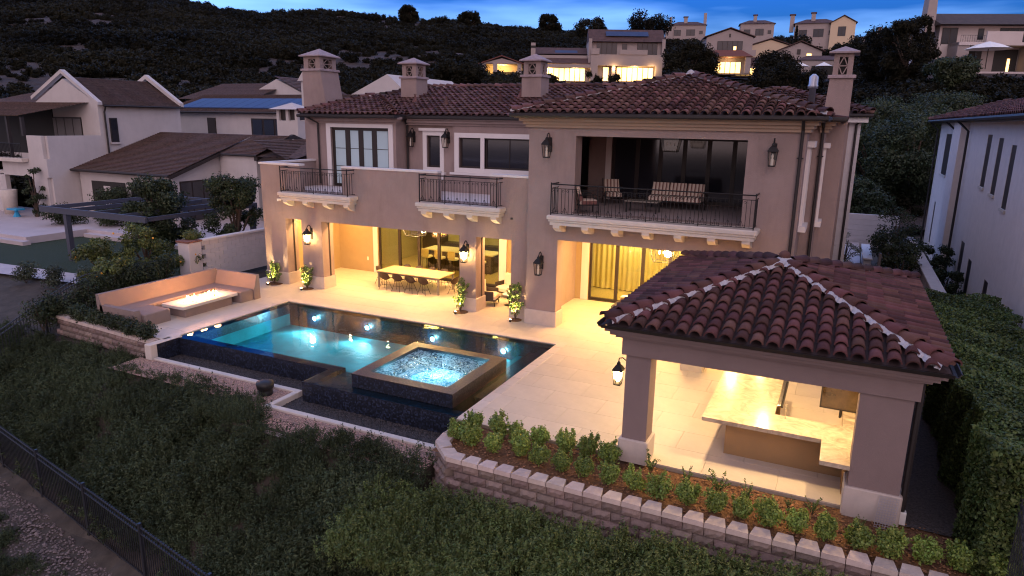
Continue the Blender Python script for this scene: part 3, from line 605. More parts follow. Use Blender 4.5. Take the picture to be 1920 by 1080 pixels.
# balconies: moulded slabs on corbels
def balcony(a,b,y0,y1,zt,n,rail_h=1.06):
    mb = MB()
    mb.bbox(a,b,y0,y1,zt-.14,zt,.03); V(mb,'balcony_slab',stone)
    V(MB().bbox(a+.05,b-.05,y0+.05,y1,zt-.22,zt-.142,.02),'balcony_moulding',stone); V(MB().bbox(a+.09,b-.09,y0+.09,y1,zt-.34,zt-.222,.02),'balcony_moulding',stone)
    for i in range(n):
        x = a+.2+(b-a-.64)*i/(n-1)
        prof = [(y1,zt-.342),(y0+.12,zt-.342),(y0+.12,zt-.44),(y0+.24,zt-.52),(y0+.42,zt-.6),(y1,zt-.64)]
        MB().add([(x,p[0],p[1]) for p in prof]+[(x+.24,p[0],p[1]) for p in prof],[tuple(range(6)),tuple(range(11,5,-1))]+[(i_,6+i_,6+(i_+1)%6,(i_+1)%6) for i_ in range(6)]).build('corbel',stone,villa)
balcony(-7.1,-.28,-.78,-.002,4.16,7); balcony(-19.8,-15.93,-.12,LY-.002,4.16,4); balcony(-12.84,-9.19,-.12,LY-.002,4.16,4)
def railing(a,b,y0,y1,z0,n_post=3,h=1.04,flo=.06):
    r = V(MB().tube([(a,y1,z0+h),(a,y0,z0+h)],.022,6).tube([(a,y0,z0+h),(b,y0,z0+h)],.022,6).tube([(b,y0,z0+h),(b,y1,z0+h)],.022,6),'balcony_railing',iron)
    for z in (z0+h-.14,z0+flo): 
        for p,q in (((a,y1,z),(a,y0,z)),((a,y0,z),(b,y0,z)),((b,y0,z),(b,y1,z))): MB().tube([p,q],.013,4).build('rail',iron,r)
    for x in [a,b]+[a+(b-a)*(k+1)/(n_post+1) for k in range(n_post)]: MB().tube([(x,y0,z0),(x,y0,z0+h+.05)],.022 if x in (a,b) else .015,4).build('post',iron,r)
    n = int((b-a)/.125); bm = MB().tube([(0,0,flo),(0,0,h-.14)],.010,4,False).mesh('baluster',iron); w0 = wloc(r)
    def scroll():
        m_ = MB()
        for s in (-1,1):
            pts = [(s*(.10-.045*math.cos(t_)*(1-t_/9)-.0), 0, .10+.05*math.sin(t_)*(1-t_/9)) for t_ in np.linspace(-.5,5.6,12)]
            m_.tube(pts+[], .008, 4); m_.tube([(s*.012,0,.26),(s*.05,0,.17),(s*.055,0,.115)],.008,4)
            pts = [(s*(.075-.035*math.cos(t_)), 0, h-.22+.035*math.sin(t_)) for t_ in np.linspace(-.5,5,9)]; m_.tube(pts,.007,4)
        return m_.mesh('scroll',iron)
    sm = scroll()
    for i in range(1,n):
        x = a+(b-a)*i/n; o = bpy.data.objects.new('baluster',bm); link(o); o.parent = r; o.location = Vector((x,y0,z0))-w0
        if i % 3 == 1: o2 = bpy.data.objects.new('scroll',sm); link(o2); o2.parent = r; o2.location = Vector((x,y0-.002,z0))-w0
    for xx in (a,b):
        k = max(1,int((y1-y0)/.125))
        for i in range(1,k): o = bpy.data.objects.new('baluster',bm); link(o); o.parent = r; o.location = Vector((xx,y0+(y1-y0)*i/k,z0))-w0
    return r
railing(-6.98,-.42,-.68,-.01,4.16); railing(-19.62,-16.1,-.04,LY-.01,4.16,1); railing(-12.66,-9.36,-.04,LY-.01,4.16,2)
# cornices and gutters
corn = mat('painted_cornice',(.34,.24,.17),.7,var=.05)
for k,(p,z0,z1) in enumerate(((.1,7.04,7.14),(.17,7.142,7.24),(.28,7.242,7.34),(.4,7.342,7.44))):
    V(MB().box(xa-p,xz+p,-p,.1,z0,z1),'cornice',corn); V(MB().box(xz-.1,xz+p,.1,1.9,z0,z1),'cornice',corn); V(MB().box(1.0,1.16+p,1.9-p,4.8,z0-.003,z1-.003),'cornice',corn)
    V(MB().box(xa-p,xa+.1,.1,4.6,z0-.002,z1-.002),'cornice',corn)
for k,(p,z0,z1) in enumerate(((.08,7.0,7.1),(.2,7.102,7.22),(.33,7.222,7.33))):
    V(MB().box(-21.2,-16.3+p,yb-p,yb+.05,z0,z1),'cornice',stucco); V(MB().box(-16.3+p+.001,xa-p-.02,yr-.15-p,yr+.05,z0-.004,z1-.004),'cornice',stucco)
def gutter(pts,r=.075): 
    return V(MB().tube(pts,r,8),'gutter',gutter_m)
gutter([(xa-.5,.6,7.44),(xa-.5,-.52,7.44),(1.27,-.52,7.44),(1.27,1.4,7.44)]); gutter([(1.27,1.42,7.44),(1.69,1.42,7.44),(1.69,3.2,7.44)])
gutter([(-21.45,3.18,7.33),(-15.98,3.18,7.33),(-15.98,4.08,7.33),(-8.7,4.08,7.33)])
def downspout(pts): V(MB().tube(pts,.05,8),'downspout',gutter_m); [V(MB().box(x-.09,x+.09,y-.02,y+.08,z-.02,z+.02),'pipe_bracket',gutter_m) for x,y,z in ((pts[-1][0],pts[-1][1],2.8),(pts[-1][0],pts[-1][1],6.3))]
downspout([(xz-.12,-.45,7.4),(xz-.12,-.09,7.1),(xz-.12,-.09,.1)]); downspout([(1.1,1.45,7.4),(1.1,1.83,7.1),(1.1,1.83,0)])
V(MB().tube([(-16.15,4.1,7.3),(-16.2,4.45,7.0),(-16.2,4.45,4.2)],.05,8),'downspout',gutter_m); V(MB().tube([(-21.0,3.25,7.3),(-20.62,3.6,7.0),(-20.62,3.6,4.2)],.05,8),'downspout',gutter_m)
V(MB().tube([(xa-.45,4.1,7.25),(xa-.12,.6,6.9),(xa-.07,LY-.08,6.6),(xa-.07,LY-.08,.1)],.04,8),'downspout',gutter_m)
V(MB().tube([(2.4,10.6,7.7),(2.08,10.93,7.3),(2.08,10.93,0)],.05,8),'downspout',gutter_m)
# east windows' surrounds
V(MB().box(xz,xz+.1,.8,1.0,4.2,6.6),'window_trim',trim_w); V(MB().box(xz,xz+.1,1.65,1.85,4.2,6.6),'window_trim',trim_w); V(MB().box(xz,xz+.22,.7,1.9,6.6,6.78),'window_head',trim_w); V(MB().box(xz,xz+.22,.7,1.9,4.02,4.2),'window_sill',trim_w)
V(MB().box(xz-.2,xz-.15,.9,1.75,4.3,6.5),'window',cold_glass)
for z0,z1 in ((4.2,6.55),(.6,2.7)): V(MB().box(1.16,1.24,2.3,2.5,z0,z1),'window_trim',trim_w); V(MB().box(1.16,1.34,2.2,3.1,z1,z1+.15),'window_head',trim_w); V(MB().box(1.16,1.34,2.2,3.1,z0-.18,z0),'window_sill',trim_w)
# ---- tiled roofs
def tile_mesh(m, r0=.132, r1=.108, L_=.44, seg=6, th=.02):
    vs, fs = [], []
    for (r,y,z) in ((r0,0,.048),(r1,L_,-.004)):
        for k in range(seg+1):
            a = math.pi*k/seg; vs.append((-r*math.cos(a), y, z+r*.92*math.sin(a)))
    n = seg+1
    for k in range(seg): fs.append((k+1,k,n+k,n+k+1))
    b = len(vs)
    for k in range(n): a = math.pi*k/seg; vs.append((-(r0-th*1.4)*math.cos(a), 0, .048+(r0-th*1.4)*.92*math.sin(a)))
    for k in range(seg): fs.append((k,k+1,b+k+1,b+k))
    me = MB().add(vs, fs).mesh('tile', m); 
    for p in me.polygons: p.use_smooth = p.index < seg
    return me
def inpoly(x, y, P):
    c = False; j = len(P)-1
    for i in range(len(P)):
        if (P[i][1] > y) != (P[j][1] > y) and x < (P[j][0]-P[i][0])*(y-P[i][1])/(P[j][1]-P[i][1])+P[i][0]: c = not c
        j = i
    return c
class Roof:
    """collects tile placements over several slopes; the nearest n become single tiles, the rest one mesh"""
    def __init__(s, root, m, pitch=.3, row=.37): s.root = root; s.m = m; s.pl = []; s.base = MB(); s.pitch = pitch; s.row = row; s.caps = []
    def slope(s, poly, e0, inward, z0, tan, skip=None):
        """poly in plan; e0 a point on the eave, inward the plan direction that climbs"""
        inw = Vector(inward).normalized(); u = Vector((inw.y, -inw.x)); e0 = Vector(e0)
        zf = lambda x, y: z0+tan*((Vector((x,y))-e0).dot(inw))
        P = [(x, y, zf(x,y)-.03) for x,y in poly]; s.base.add(P, [tuple(range(len(P)))])
        sl = math.sqrt(1+tan*tan); Yv = Vector((inw.x, inw.y, tan))/sl; Xv = Vector((u.x,u.y,0)); Zv = Xv.cross(Yv)
        ss = [(Vector(p)-e0).dot(u) for p in poly]; tt = [(Vector(p)-e0).dot(inw) for p in poly]; dh = s.row/sl
        nrow = int((max(tt)-min(tt))/dh)+1; c0 = math.floor(min(ss)/s.pitch)
        for r in range(nrow):
            t_ = min(tt)+r*dh-.05
            for c in range(c0, int(max(ss)/s.pitch)+2):
                x, y = e0+u*(c*s.pitch+.15)+inw*t_
                tx, ty = e0+u*(c*s.pitch+.15)+inw*(t_+.18)
                if not inpoly(tx, ty, poly): continue
                M_ = Matrix((Xv,Yv,Zv)).transposed().to_4x4()
                jr = random.uniform(-.025,.025); M_ = Matrix.Translation((x,y,zf(x,y)+random.uniform(-.006,.008)))@M_@Matrix.Rotation(jr,4,'Z')@Matrix.Rotation(random.uniform(-.015,.015),4,'X')
                s.pl.append(M_)
    def ridge(s, p, q, r=.13, step=.40):
        p, q = Vector(p), Vector(q); d = (q-p); n = max(1,int(d.length/step)); d.normalize()
        X_ = d.cross(Vector((0,0,1))).normalized(); Z_ = X_.cross(d)
        for i in range(n):
            o = p+d*(i*step)+Vector((0,0,.075)); M_ = Matrix((X_,d,Z_)).transposed().to_4x4(); M_ = Matrix.Translation(o)@M_@Matrix.Rotation(random.uniform(-.02,.02),4,'Z')@Matrix.Diagonal((1.3,1.05,1.1,1))
            s.caps.append(M_)
    def finish(s, n_single, mortar=None, cap_single=True):
        rf = s.base.build('roof', under_m, s.root); w0 = wloc(rf); me = tile_mesh(s.m, s.pitch*.44, s.pitch*.36)
        def off(M_): return Matrix.Translation(-w0)@M_
        pl = sorted(s.pl, key=lambda M_: (M_.translation-CAM).length)
        for i, M_ in enumerate(pl[:n_single]):
            o = bpy.data.objects.new('tile', me); link(o); o.parent = rf; o.matrix_local = off(M_)
        def joined(lst, nm):
            if not lst: return
            co = np.array([v.co for v in me.vertices]); fs = [tuple(p.vertices) for p in me.polygons]; vs, ff = [], []
            for k, M_ in enumerate(lst):
                A = np.array(M_); p = co@A[:3,:3].T+A[:3,3]; vs += [tuple(x) for x in p]; ff += [tuple(i+k*len(co) for i in f) for f in fs]
            o = MB().add(vs, ff).build(nm, s.m, rf, smooth=False); o['kind'] = 'stuff'
        joined(pl[n_single:], 'tile_field')
        if cap_single:
            for M_ in s.caps: o = bpy.data.objects.new('ridge_tile', me); link(o); o.parent = rf; o.matrix_local = off(M_)
        else: joined(s.caps, 'ridge_tiles')
        print('roof', s.root.name, len(s.pl), len(s.caps)); return rf
def mortar_line(p, q, side, root, w_=.16, n=26, m=None):
    """rough bed of mortar under the hip tiles; the field tiles rise through it, so it shows as wedges in the valleys"""
    p, q, side = Vector(p), Vector(q), Vector(side).normalized(); vs, fs = [], []; n *= 4
    for i in range(n+1):
        a = p.lerp(q, i/n); ww = w_*random.uniform(.8,1.25)
        vs += [tuple(a+side*.05+Vector((0,0,.14))), tuple(a+side*(.10+ww*.4)+Vector((0,0,.115+random.uniform(-.01,.01)))), tuple(a+side*(.10+ww)+Vector((0,0,.045+random.uniform(-.015,.01))))]
    for i in range(n):
        for k in (0,1): fs.append((i*3+k,(i+1)*3+k,(i+1)*3+k+1,i*3+k+1))
    return MB().add(vs, fs).build('mortar', m or mortar_m, root)
rf = Roof(villa, tile2_m); T = .29; x0,x1,ye,ze = -8.62,1.26,-.5,7.5; ax,ay = -3.68,4.44; az = ze+T*4.94
rf.slope([(x0,ye),(x1,ye),(ax,ay)], (x0,ye), (0,1), ze, T)
rf.slope([(x1,ye),(x1,12),(ax,12),(ax,ay)], (x1,ye), (-1,0), ze, T); rf.slope([(x0,ye),(ax,ay),(ax,12),(x0,12)], (x0,12), (1,0), ze, T)
rf.slope([(x1-.0,1.4),(1.69,1.4),(1.69,3.2),(x1,3.2)], (1.69,1.4), (-1,0), ze-.12, T)
rf.ridge((x0,ye,ze),(ax,ay,az)); rf.ridge((x1,ye,ze),(ax,ay,az)); rf.ridge((ax,12,az),(ax,ay,az))
T2 = .26; z2 = 7.4
rf.slope([(-21.4,3.2),(-16,3.2),(-19.6,6.8)], (-21.4,3.2), (0,1), z2, T2)
rf.slope([(-16,3.2),(-16,4.1),(-19.6,7.7),(-19.6,6.8)], (-16,3.2), (-1,0), z2, T2)
rf.slope([(-16,4.1),(-8.2,4.1),(-5.5,9.5),(-18.7,9.5),(-19.6,7.7)], (-16,4.1), (0,1), z2, T2)
rf.base.add([(-21.4,3.2,7.37),(-19.6,6.8,8.31),(-19.6,7.7,8.31),(-18.7,9.5,8.77),(-18.7,10.5,8.77),(-21.4,16,7.37)],[(0,5,4,3,2,1)])
rf.base.add([(-18.7,9.5,8.77),(-5,9.5,8.77),(-5,16,7.37),(-21.4,16,7.37)],[(0,3,2,1)])
rf.ridge((-21.4,3.2,z2),(-19.6,6.8,8.34)); rf.ridge((-19.6,7.7,8.34),(-18.7,9.5,8.8)); rf.ridge((-16,3.2,z2),(-19.6,6.8,8.34)); rf.ridge((-18.7,9.5,8.8),(-6,9.5,8.8))
rf.slope([(-5.4,10.5),(2.6,10.5),(-1.4,14.5)], (-5.4,10.5), (0,1), 7.75, T); rf.slope([(2.6,10.5),(2.6,18),(-1.4,18),(-1.4,14.5)], (2.6,10.5), (-1,0), 7.75, T)
rf.ridge((-5.4,10.5,7.75),(-1.4,14.5,8.91)); rf.ridge((2.6,10.5,7.75),(-1.4,14.5,8.91))
roof_obj = rf.finish(300, cap_single=False)
mortar_line((x0,ye,ze),(ax,ay,az),(0.3,-1,0),roof_obj,.07,40); mortar_line((x1,ye,ze),(ax,ay,az),(-.3,-1,0),roof_obj,.06,40)
V(MB().lathe([(.16,0),(.17,.1),(.1,.2),(.03,.24)],ax,ay,az,12),'roof_finial',mortar_m,smooth=True)
gutter([(-5.4,10.45,7.68),(2.65,10.45,7.68),(2.65,14,7.68)]); V(MB().box(-5.4,2.5,10.6,11.0,7.4,7.62),'cornice',trim_w)
# roof vents
for x,y in ((-16.9,6.2),(-15.0,5.9),(-11.9,7.3),(-12.6,6.6)): z = z2+T2*(y-4.1); V(MB().lathe([(.2,-.02),(.14,.14),(.05,.3),(.04,.42),(.07,.44)],x,y,z,8),'roof_vent',tile2_m)
z = ze+T*(x1-.5); V(MB().lathe([(.11,0),(.11,.75),(.17,.76),(.17,.86),(.15,.9),(.15,1.15),(.05,1.25)],.5,5,7.75,12),'flue_pipe',mat('galvanised_flue',(.5,.5,.55),.4,metal=.6),smooth=True)
# chimneys: battered stack, lantern top with crossed lattice, hipped cap
capm = mat('chimney_cap',(.30,.235,.24),.8,bump=.5,bscale=30,var=.2,vscale=6)
def chimney(x0,x1,y0,y1,z0,zb,zt,top_in=(0,0),hole=None):
    ch = V(tapered(x0,x1,y0,y1,z0,zb,top_in[0],top_in[1]),'chimney',stucco)
    a,b = x0+top_in[0],x1-top_in[1]; c,d = y0,y1
    MB().bbox(a-.07,b+.07,c-.07,d+.07,zb,zb+.1,.02).build('band',capm,ch)
    h0,h1 = zb+.1,zt; a+=.06;b-=.06;c+=.06;d-=.06; p = (b-a)*.28
    for X0,X1,Y0,Y1 in ((a,a+p,c,c+p),(b-p,b,c,c+p),(a,a+p,d-p,d),(b-p,b,d-p,d)): MB().box(X0,X1,Y0,Y1,h0,h1).build('corner_post',stucco,ch)
    MB().box(a,b,c,d,h1,h1+.1).build('lantern_top',stucco,ch); MB().box(a+p,b-p,c+p,d-p,h0,h1).build('flue_liner',dark_int,ch)
    m_ = MB(); zm = (h0+h1)/2
    for yy in (c+.03,): 
        A,B = a+p,b-p; X_=(A+B)/2
        for q in (((A,zm),(X_,h1)),((X_,h1),(B,zm)),((B,zm),(X_,h0)),((X_,h0),(A,zm)),((A,zm),(B,zm)),((A,h0),(B,h0)),((A,h1),(B,h1))): m_.tube([(q[0][0],yy,q[0][1]),(q[1][0],yy,q[1][1])],.022,4)
    xx = b-.03; A,B = c+p,d-p; X_=(A+B)/2
    for q in (((A,zm),(X_,h1)),((X_,h1),(B,zm)),((B,zm),(X_,h0)),((X_,h0),(A,zm)),((A,zm),(B,zm)),((A,h0),(B,h0))): m_.tube([(xx,q[0][0],q[0][1]),(xx,q[1][0],q[1][1])],.022,4)
    m_.build('lattice',stucco,ch)
    o_ = .16; cx,cy = (a+b)/2,(c+d)/2; zc=h1+.1
    MB().add([(a-o_,c-o_,zc),(b+o_,c-o_,zc),(b+o_,d+o_,zc),(a-o_,d+o_,zc),(a-o_,c-o_,zc+.05),(b+o_,c-o_,zc+.05),(b+o_,d+o_,zc+.05),(a-o_,d+o_,zc+.05),(cx,cy,zc+.05+(b-a)*.36)],[(0,3,2,1),(0,1,5,4),(1,2,6,5),(2,3,7,6),(3,0,4,7),(4,5,8),(5,6,8),(6,7,8),(7,4,8)]).build('cap',capm,ch)
chimney(-22.3,-20.25,4.6,5.9,4.0,9.42,9.98,(.02,.93))
chimney(-18.25,-17.35,7.0,8.0,8.3,9.16,9.74); chimney(-11.72,-10.78,7.0,7.9,8.3,9.16,9.74)
chimney(.98,1.76,3.3,4.3,7.3,8.75,9.42,(.08,0))
# ---------------------------------------------------------------- outdoor kitchen pavilion
pav = thing('pavilion', 'open outdoor kitchen pavilion with red clay tile hip roof in the right foreground', 'pavilion', (.8,-5.2,0))
W = lambda mb, n, m, p=None, **k: mb.build(n, m, p or pav, **k)
pa,pb,pc,pd,PF,PB = -1.89,-1.355,2.595,3.474,-8.61,-1.7
pst = mat('pavilion_stucco',(.225,.17,.16),.9,bump=.35,bscale=90,var=.06,vscale=1.6,spec=.2,stain=.08)
for y0,y1 in ((PF,PF+.535),(PB-.535,PB)):
    W(MB().box(pa,pb,y0,y1,0,2.46),'pillar',pst)
    W(MB().bbox(pa-.06,pb+.06,y0-.06,y1+.06,0,.53,.02),'pillar_base',plinth_m)
W(MB().box(pc,pd,PF,PF+.535,0,2.46),'end_wall',pst); W(MB().bbox(pc-.06,pd+.06,PF-.06,PF+.6,-.08,.53,.02),'wall_base',plinth_m)
W(MB().box(pd-.28,pd,PF+.6,PB,0,2.46),'side_wall',pst); W(MB().box(pc,pd,PB-.3,PB,0,2.46),'back_wall',pst)
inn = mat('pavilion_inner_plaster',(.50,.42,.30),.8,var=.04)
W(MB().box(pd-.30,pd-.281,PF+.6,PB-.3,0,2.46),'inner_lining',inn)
mb = MB(); wall([pa-.08,pd+.08],[PF-.08,PB+.08],[(pb,pd-.4,PF+.45,PB-.45)], lambda u,t,v:(u,v,t), 2.86, 2.461, mb); W(mb,'beam',pst)
for p,z0,z1 in ((.14,2.862,2.93),(.24,2.932,3.02),(.33,3.022,3.10)): W(MB().box(pa-.08-p+.02,pd+.08+p-.02,PF-.08-p+.02,PB+.08+p-.02,z0,z1),'cornice',pst)
W(MB().box(pb-.02,pd-.38,PF+.43,PB-.43,2.84,2.859),'pavilion_ceiling',inn)
ea,eb,ey0,ey1,ez = -2.264,3.888,-9.112,-1.187,3.22
W(MB().box(ea+.06,eb-.06,ey0+.06,ey1-.06,3.102,3.2),'eave_board',under_m)
ax_,ay_ = (ea+eb)/2,(ey0+ey1)/2; hz = 4.10; Tn = (hz-ez)/((eb-ea)/2); hy = (ey1-ey0)/2; Ty = (hz-ez)/hy
pr = Roof(pav, tile_m, .285, .36)
pr.slope([(ea,ey0),(eb,ey0),(ax_,ay_)], (ea,ey0), (0,1), ez, Ty)
pr.slope([(ea,ey1),(ea,ey0),(ax_,ay_)], (ea,ey1), (1,0), ez, Tn)
pr.slope([(eb,ey0),(eb,ey1),(ax_,ay_)], (eb,ey0), (-1,0), ez, Tn)
pr.slope([(eb,ey1),(ea,ey1),(ax_,ay_)], (eb,ey1), (0,-1), ez, Ty)
for q in ((ea,ey0),(eb,ey0),(ea,ey1),(eb,ey1)): pr.ridge((q[0],q[1],ez),(ax_,ay_,hz),step=.4)
proof = pr.finish(300)
mortar_line((ea+.1,ey0+.1,ez+.0),(ax_,ay_,hz),(.5,-1,0),proof,.15,24); mortar_line((eb-.1,ey0+.1,ez+.0),(ax_,ay_,hz),(-.5,-1,0),proof,.15,24)
W(MB().lathe([(.22,0),(.2,.1),(.12,.16)],ax_,ay_,hz-.02,10),'finial_mortar',mortar_m,smooth=True); W(MB().lathe([(.13,.12),(.13,.2),(.09,.26),(.02,.29)],ax_,ay_,hz,12),'finial',tile_m,smooth=True)
gp = [(ea,ey1,ez-.05),(ea-.03,ey0-.03,ez-.05),(eb+.03,ey0-.03,ez-.05),(eb+.03,ey1,ez-.05)]
for a,b in zip(gp,gp[1:]):
    a,b = Vector(a),Vector(b); d=(b-a).normalized(); o=Vector((d.y,-d.x,0)); prof=[(-.02,-.03),(.07,-.03),(.12,.05),(.10,.05),(.06,-.01),(0,-.01)]
    vs=[tuple(p+o*u_+Vector((0,0,v_))) for p in (a,b) for u_,v_ in prof]; W(MB().add(vs,[(0,1,2,3,4,5),(11,10,9,8,7,6)]+[(i,6+i,6+(i+1)%6,(i+1)%6) for i in range(6)]),'gutter',gutter_m)
W(MB().tube([(pd+.3,PF-.2,3.1),(pd+.09,PF+.1,2.8),(pd+.09,PF+.1,.15)],.055,8),'downspout',gutter_m); W(MB().bbox(pd+.03,pd+.17,PF+.02,PF+.16,-.05,.2,.01),'downspout_boot',white_m)
W(MB().tube([(2.95,-1.9,3.3),(2.95,-1.9,4.0)],.045,8),'vent_pipe',gutter_m)
m_ = MB()     # wire lattice panel leaning on the base
for i in range(8): m_.tube([(3.16+i*.045,PF-.10,.5),(3.12+i*.045,PF-.22,-.08)],.005,4)
for k in range(13): f=k/12; m_.tube([(3.16-.04*f,PF-.10-.12*f,.5-.58*f),(3.475-.04*f,PF-.10-.12*f,.5-.58*f)],.005,4)
top(m_,'wire_trellis',mat('grey_wire',(.35,.33,.36),.5),'small grey wire trellis leaning on the white base of the pavilion','trellis')
# kitchen counter
granite = mat('cream_granite',(.46,.37,.27),.2,var=.42,vscale=2.4,detail=12,spec=.6)
n_ = granite.node_tree; 
for nd in n_.nodes:
    if nd.type=='TEX_NOISE': nd.inputs['Distortion'].default_value = 2.2
kc = thing('outdoor_kitchen_counter','large L shaped cream granite counter under the pavilion roof','counter',(1,-6.5,0))
poly=[(-.37,-7.65),(2.06,-7.65),(2.06,-8.585),(2.60,-8.585),(3.17,-8.0),(3.17,-3.0),(2.45,-3.0),(2.45,-6.75),(1.07,-6.75),(1.07,-3.3),(-.37,-3.3)]
poly=[(-.37,-7.65),(2.06,-7.65),(2.06,-8.66),(2.594,-8.66),(2.594,-8.05),(3.17,-8.05),(3.17,-3.0),(2.45,-3.0),(2.45,-6.75),(1.07,-6.75),(1.07,-3.3),(-.37,-3.3)]
MB().prism(poly,.86,.95).build('countertop',granite,kc)
kb = mat('counter_base_stucco',(.30,.18,.08),.85,bump=.2,bscale=60,var=.04)
MB().box(.11,2.52,-7.25,-6.85,0,.858).build('base',kb,kc); MB().box(.11,1.0,-6.85,-3.5,0,.858).build('base',kb,kc); MB().box(2.52,3.17,-8.0,-3.05,0,.858).build('base',kb,kc)
steel = mat('stainless_steel',(.55,.53,.5),.22,metal=1)
gr = thing('built_in_grill','narrow stainless grill edge set into the inner side of the granite counter','grill',(1.1,-5.6,.9)); MB().bbox(1.075,1.16,-6.3,-4.3,.62,1.0,.01).build('grill_body',steel,gr); MB().bbox(1.16,1.2,-6.2,-4.4,.9,.94,.01).build('handle',gutter_m,gr)
tv = thing('television','flat television with a brownish reflection above the pavilion counter','television',(2.35,-6.3,1.4))
MB().bbox(1.95,2.80,-6.34,-6.28,1.14,1.72,.01).build('tv_case',gutter_m,tv); MB().box(1.98,2.77,-6.345,-6.342,1.17,1.69).build('screen',mat('tv_screen',(.05,.03,.015),.08,var=.8,vscale=3,spec=.8),tv); MB().tube([(2.4,-6.3,1.2),(2.38,-6.33,.96)],.012,5).build('cable',gutter_m,tv); MB().box(2.36,2.42,-6.28,-6.24,.951,1.3).build('stand',gutter_m,tv)
tap = thing('kitchen_tap','slim steel tap standing on the granite counter','tap',(1.3,-6.9,.95)); MB().tube([(1.3,-6.9,.95),(1.3,-6.9,1.25),(1.3,-7.0,1.32),(1.3,-7.1,1.25)],.014,6).build('spout',steel,tap)
# ---------------------------------------------------------------- lanterns
lan_glass = glass('lantern_glass',(.93,.9,.85),.03); candle_m = mat('candle_sleeve',(.7,.68,.62),.5)
bulb_on = mat('lit_bulb',(1,.9,.7),.4,emit=((1,.62,.22),55)); glow_glass = mat('lit_seeded_glass',(1,.9,.7),.4,emit=((1,.60,.22),9))
def lantern(name,label,loc,lit,side='front',power=60,s=1.0,grp='wall lanterns on the villa'):
    root = thing(name,label,'lantern',loc,grp); sg = {'front':(0,-1),'left':(-1,0)}[side]; dx,dy = sg
    def lb(mb,n,m,p=root,**k): return mb.build(n,m,p,local=True,**k)
    off = .24*s; cx,cy = dx*off,dy*off
    lb(MB().bbox(-.06*s if dx==0 else -.03,.06*s if dx==0 else 0,-.03 if dy else -.06*s,0 if dy else .06*s,-.16*s,.24*s,.01),'backplate',iron)
    pts=[(dx*.02,dy*.02,.16*s),(dx*.06,dy*.06,.30*s),(dx*.14,dy*.14,.36*s),(dx*.22,dy*.22,.34*s),(cx,cy,.26*s)]; lb(MB().tube(pts,.014*s,6),'bracket',iron)
    r = math.pi/4
    lb(MB().lathe([(.17*s,.055*s),(.165*s,.075*s),(.09*s,.16*s),(.05*s,.19*s),(.05*s,.22*s),(.02*s,.26*s)],cx,cy,0,4,r),'lantern_roof',iron)
    lb(MB().lathe([(.11*s,-.31*s),(.115*s,-.29*s),(.10*s,-.28*s)],cx,cy,0,4,r),'lantern_base',iron)
    m_ = MB()
    for k in range(4):
        a = r+k*math.pi/2; m_.tube([(cx+.15*s*math.cos(a),cy+.15*s*math.sin(a),.06*s),(cx+.105*s*math.cos(a),cy+.105*s*math.sin(a),-.29*s)],.009*s,4)
    for zz,rr in ((.05,.155),(-.29,.107)):
        q=[(cx+rr*s*math.cos(r+k*math.pi/2),cy+rr*s*math.sin(r+k*math.pi/2),zz*s) for k in range(5)]; m_.tube(q,.009*s,4)
    fr = lb(m_,'lantern_frame',iron)
    for k in range(4):
        a,b = r+k*math.pi/2,r+(k+1)*math.pi/2; P=[(cx+.142*s*math.cos(a),cy+.142*s*math.sin(a),.045*s),(cx+.142*s*math.cos(b),cy+.142*s*math.sin(b),.045*s),(cx+.10*s*math.cos(b),cy+.10*s*math.sin(b),-.28*s),(cx+.10*s*math.cos(a),cy+.10*s*math.sin(a),-.28*s)]
        lb(MB().add(P,[(0,1,2,3)]),'glass_pane',lan_glass,fr)
    lb(MB().lathe([(.035*s,-.28*s),(.035*s,-.12*s)],cx,cy,0,8),'candle',candle_m,fr)
    lb(MB().lathe([(.03*s,-.22*s),(.075*s,-.16*s),(.085*s,-.02*s),(.03*s,.03*s)],cx,cy,0,10) if lit else MB().lathe([(.02*s,-.12*s),(.03*s,-.06*s),(.01*s,.0)],cx,cy,0,8),'bulb',bulb_on if lit else candle_m,fr)
    if lit:
        l = bpy.data.lights.new('lantern_light','POINT'); l.energy=LAMP*power; l.color=(1,.60,.20); l.shadow_soft_size=.04; lo=bpy.data.objects.new('lantern_light',l); link(lo); lo.location=(loc[0]+cx,loc[1]+cy,loc[2]-.02)
    return root
S_ = 1.22
lantern('wall_lantern','lit lantern on the pier left of the dining loggia',(-18.49,LY-.003,2.35),True,power=190,s=S_)
lantern('wall_lantern','lit lantern on the pier between the dining table and the lounge chair opening',(-10.82,LY-.003,2.35),True,power=190,s=S_)
lantern('wall_lantern','unlit lantern low on the front wall left of the wide right loggia opening',(-7.55,-.003,2.3),False,s=S_)
lantern('wall_lantern','unlit lantern high on the front wall left of the upper balcony',(-7.35,-.003,6.42),False,s=S_)
lantern('wall_lantern','unlit lantern high on the front wall right of the upper balcony',(-.12,-.003,6.42),False,s=S_)
lantern('wall_lantern','unlit lantern between the corner downspout and the small upper window',(-15.93,4.597,6.42),False,s=S_)
lantern('wall_lantern','unlit lantern between the small upper window and the wide dark windows',(-14.12,4.597,6.42),False,s=S_)
lantern('wall_lantern','lit lantern hanging from the left pillar of the outdoor kitchen pavilion',(-1.893,-8.35,1.92),True,'left',45,.95,'lanterns on the outdoor kitchen')
lantern('wall_lantern','lit lantern low on the front wall hidden behind the pavilion roof',(.2,-.003,2.3),True,power=600,s=S_)
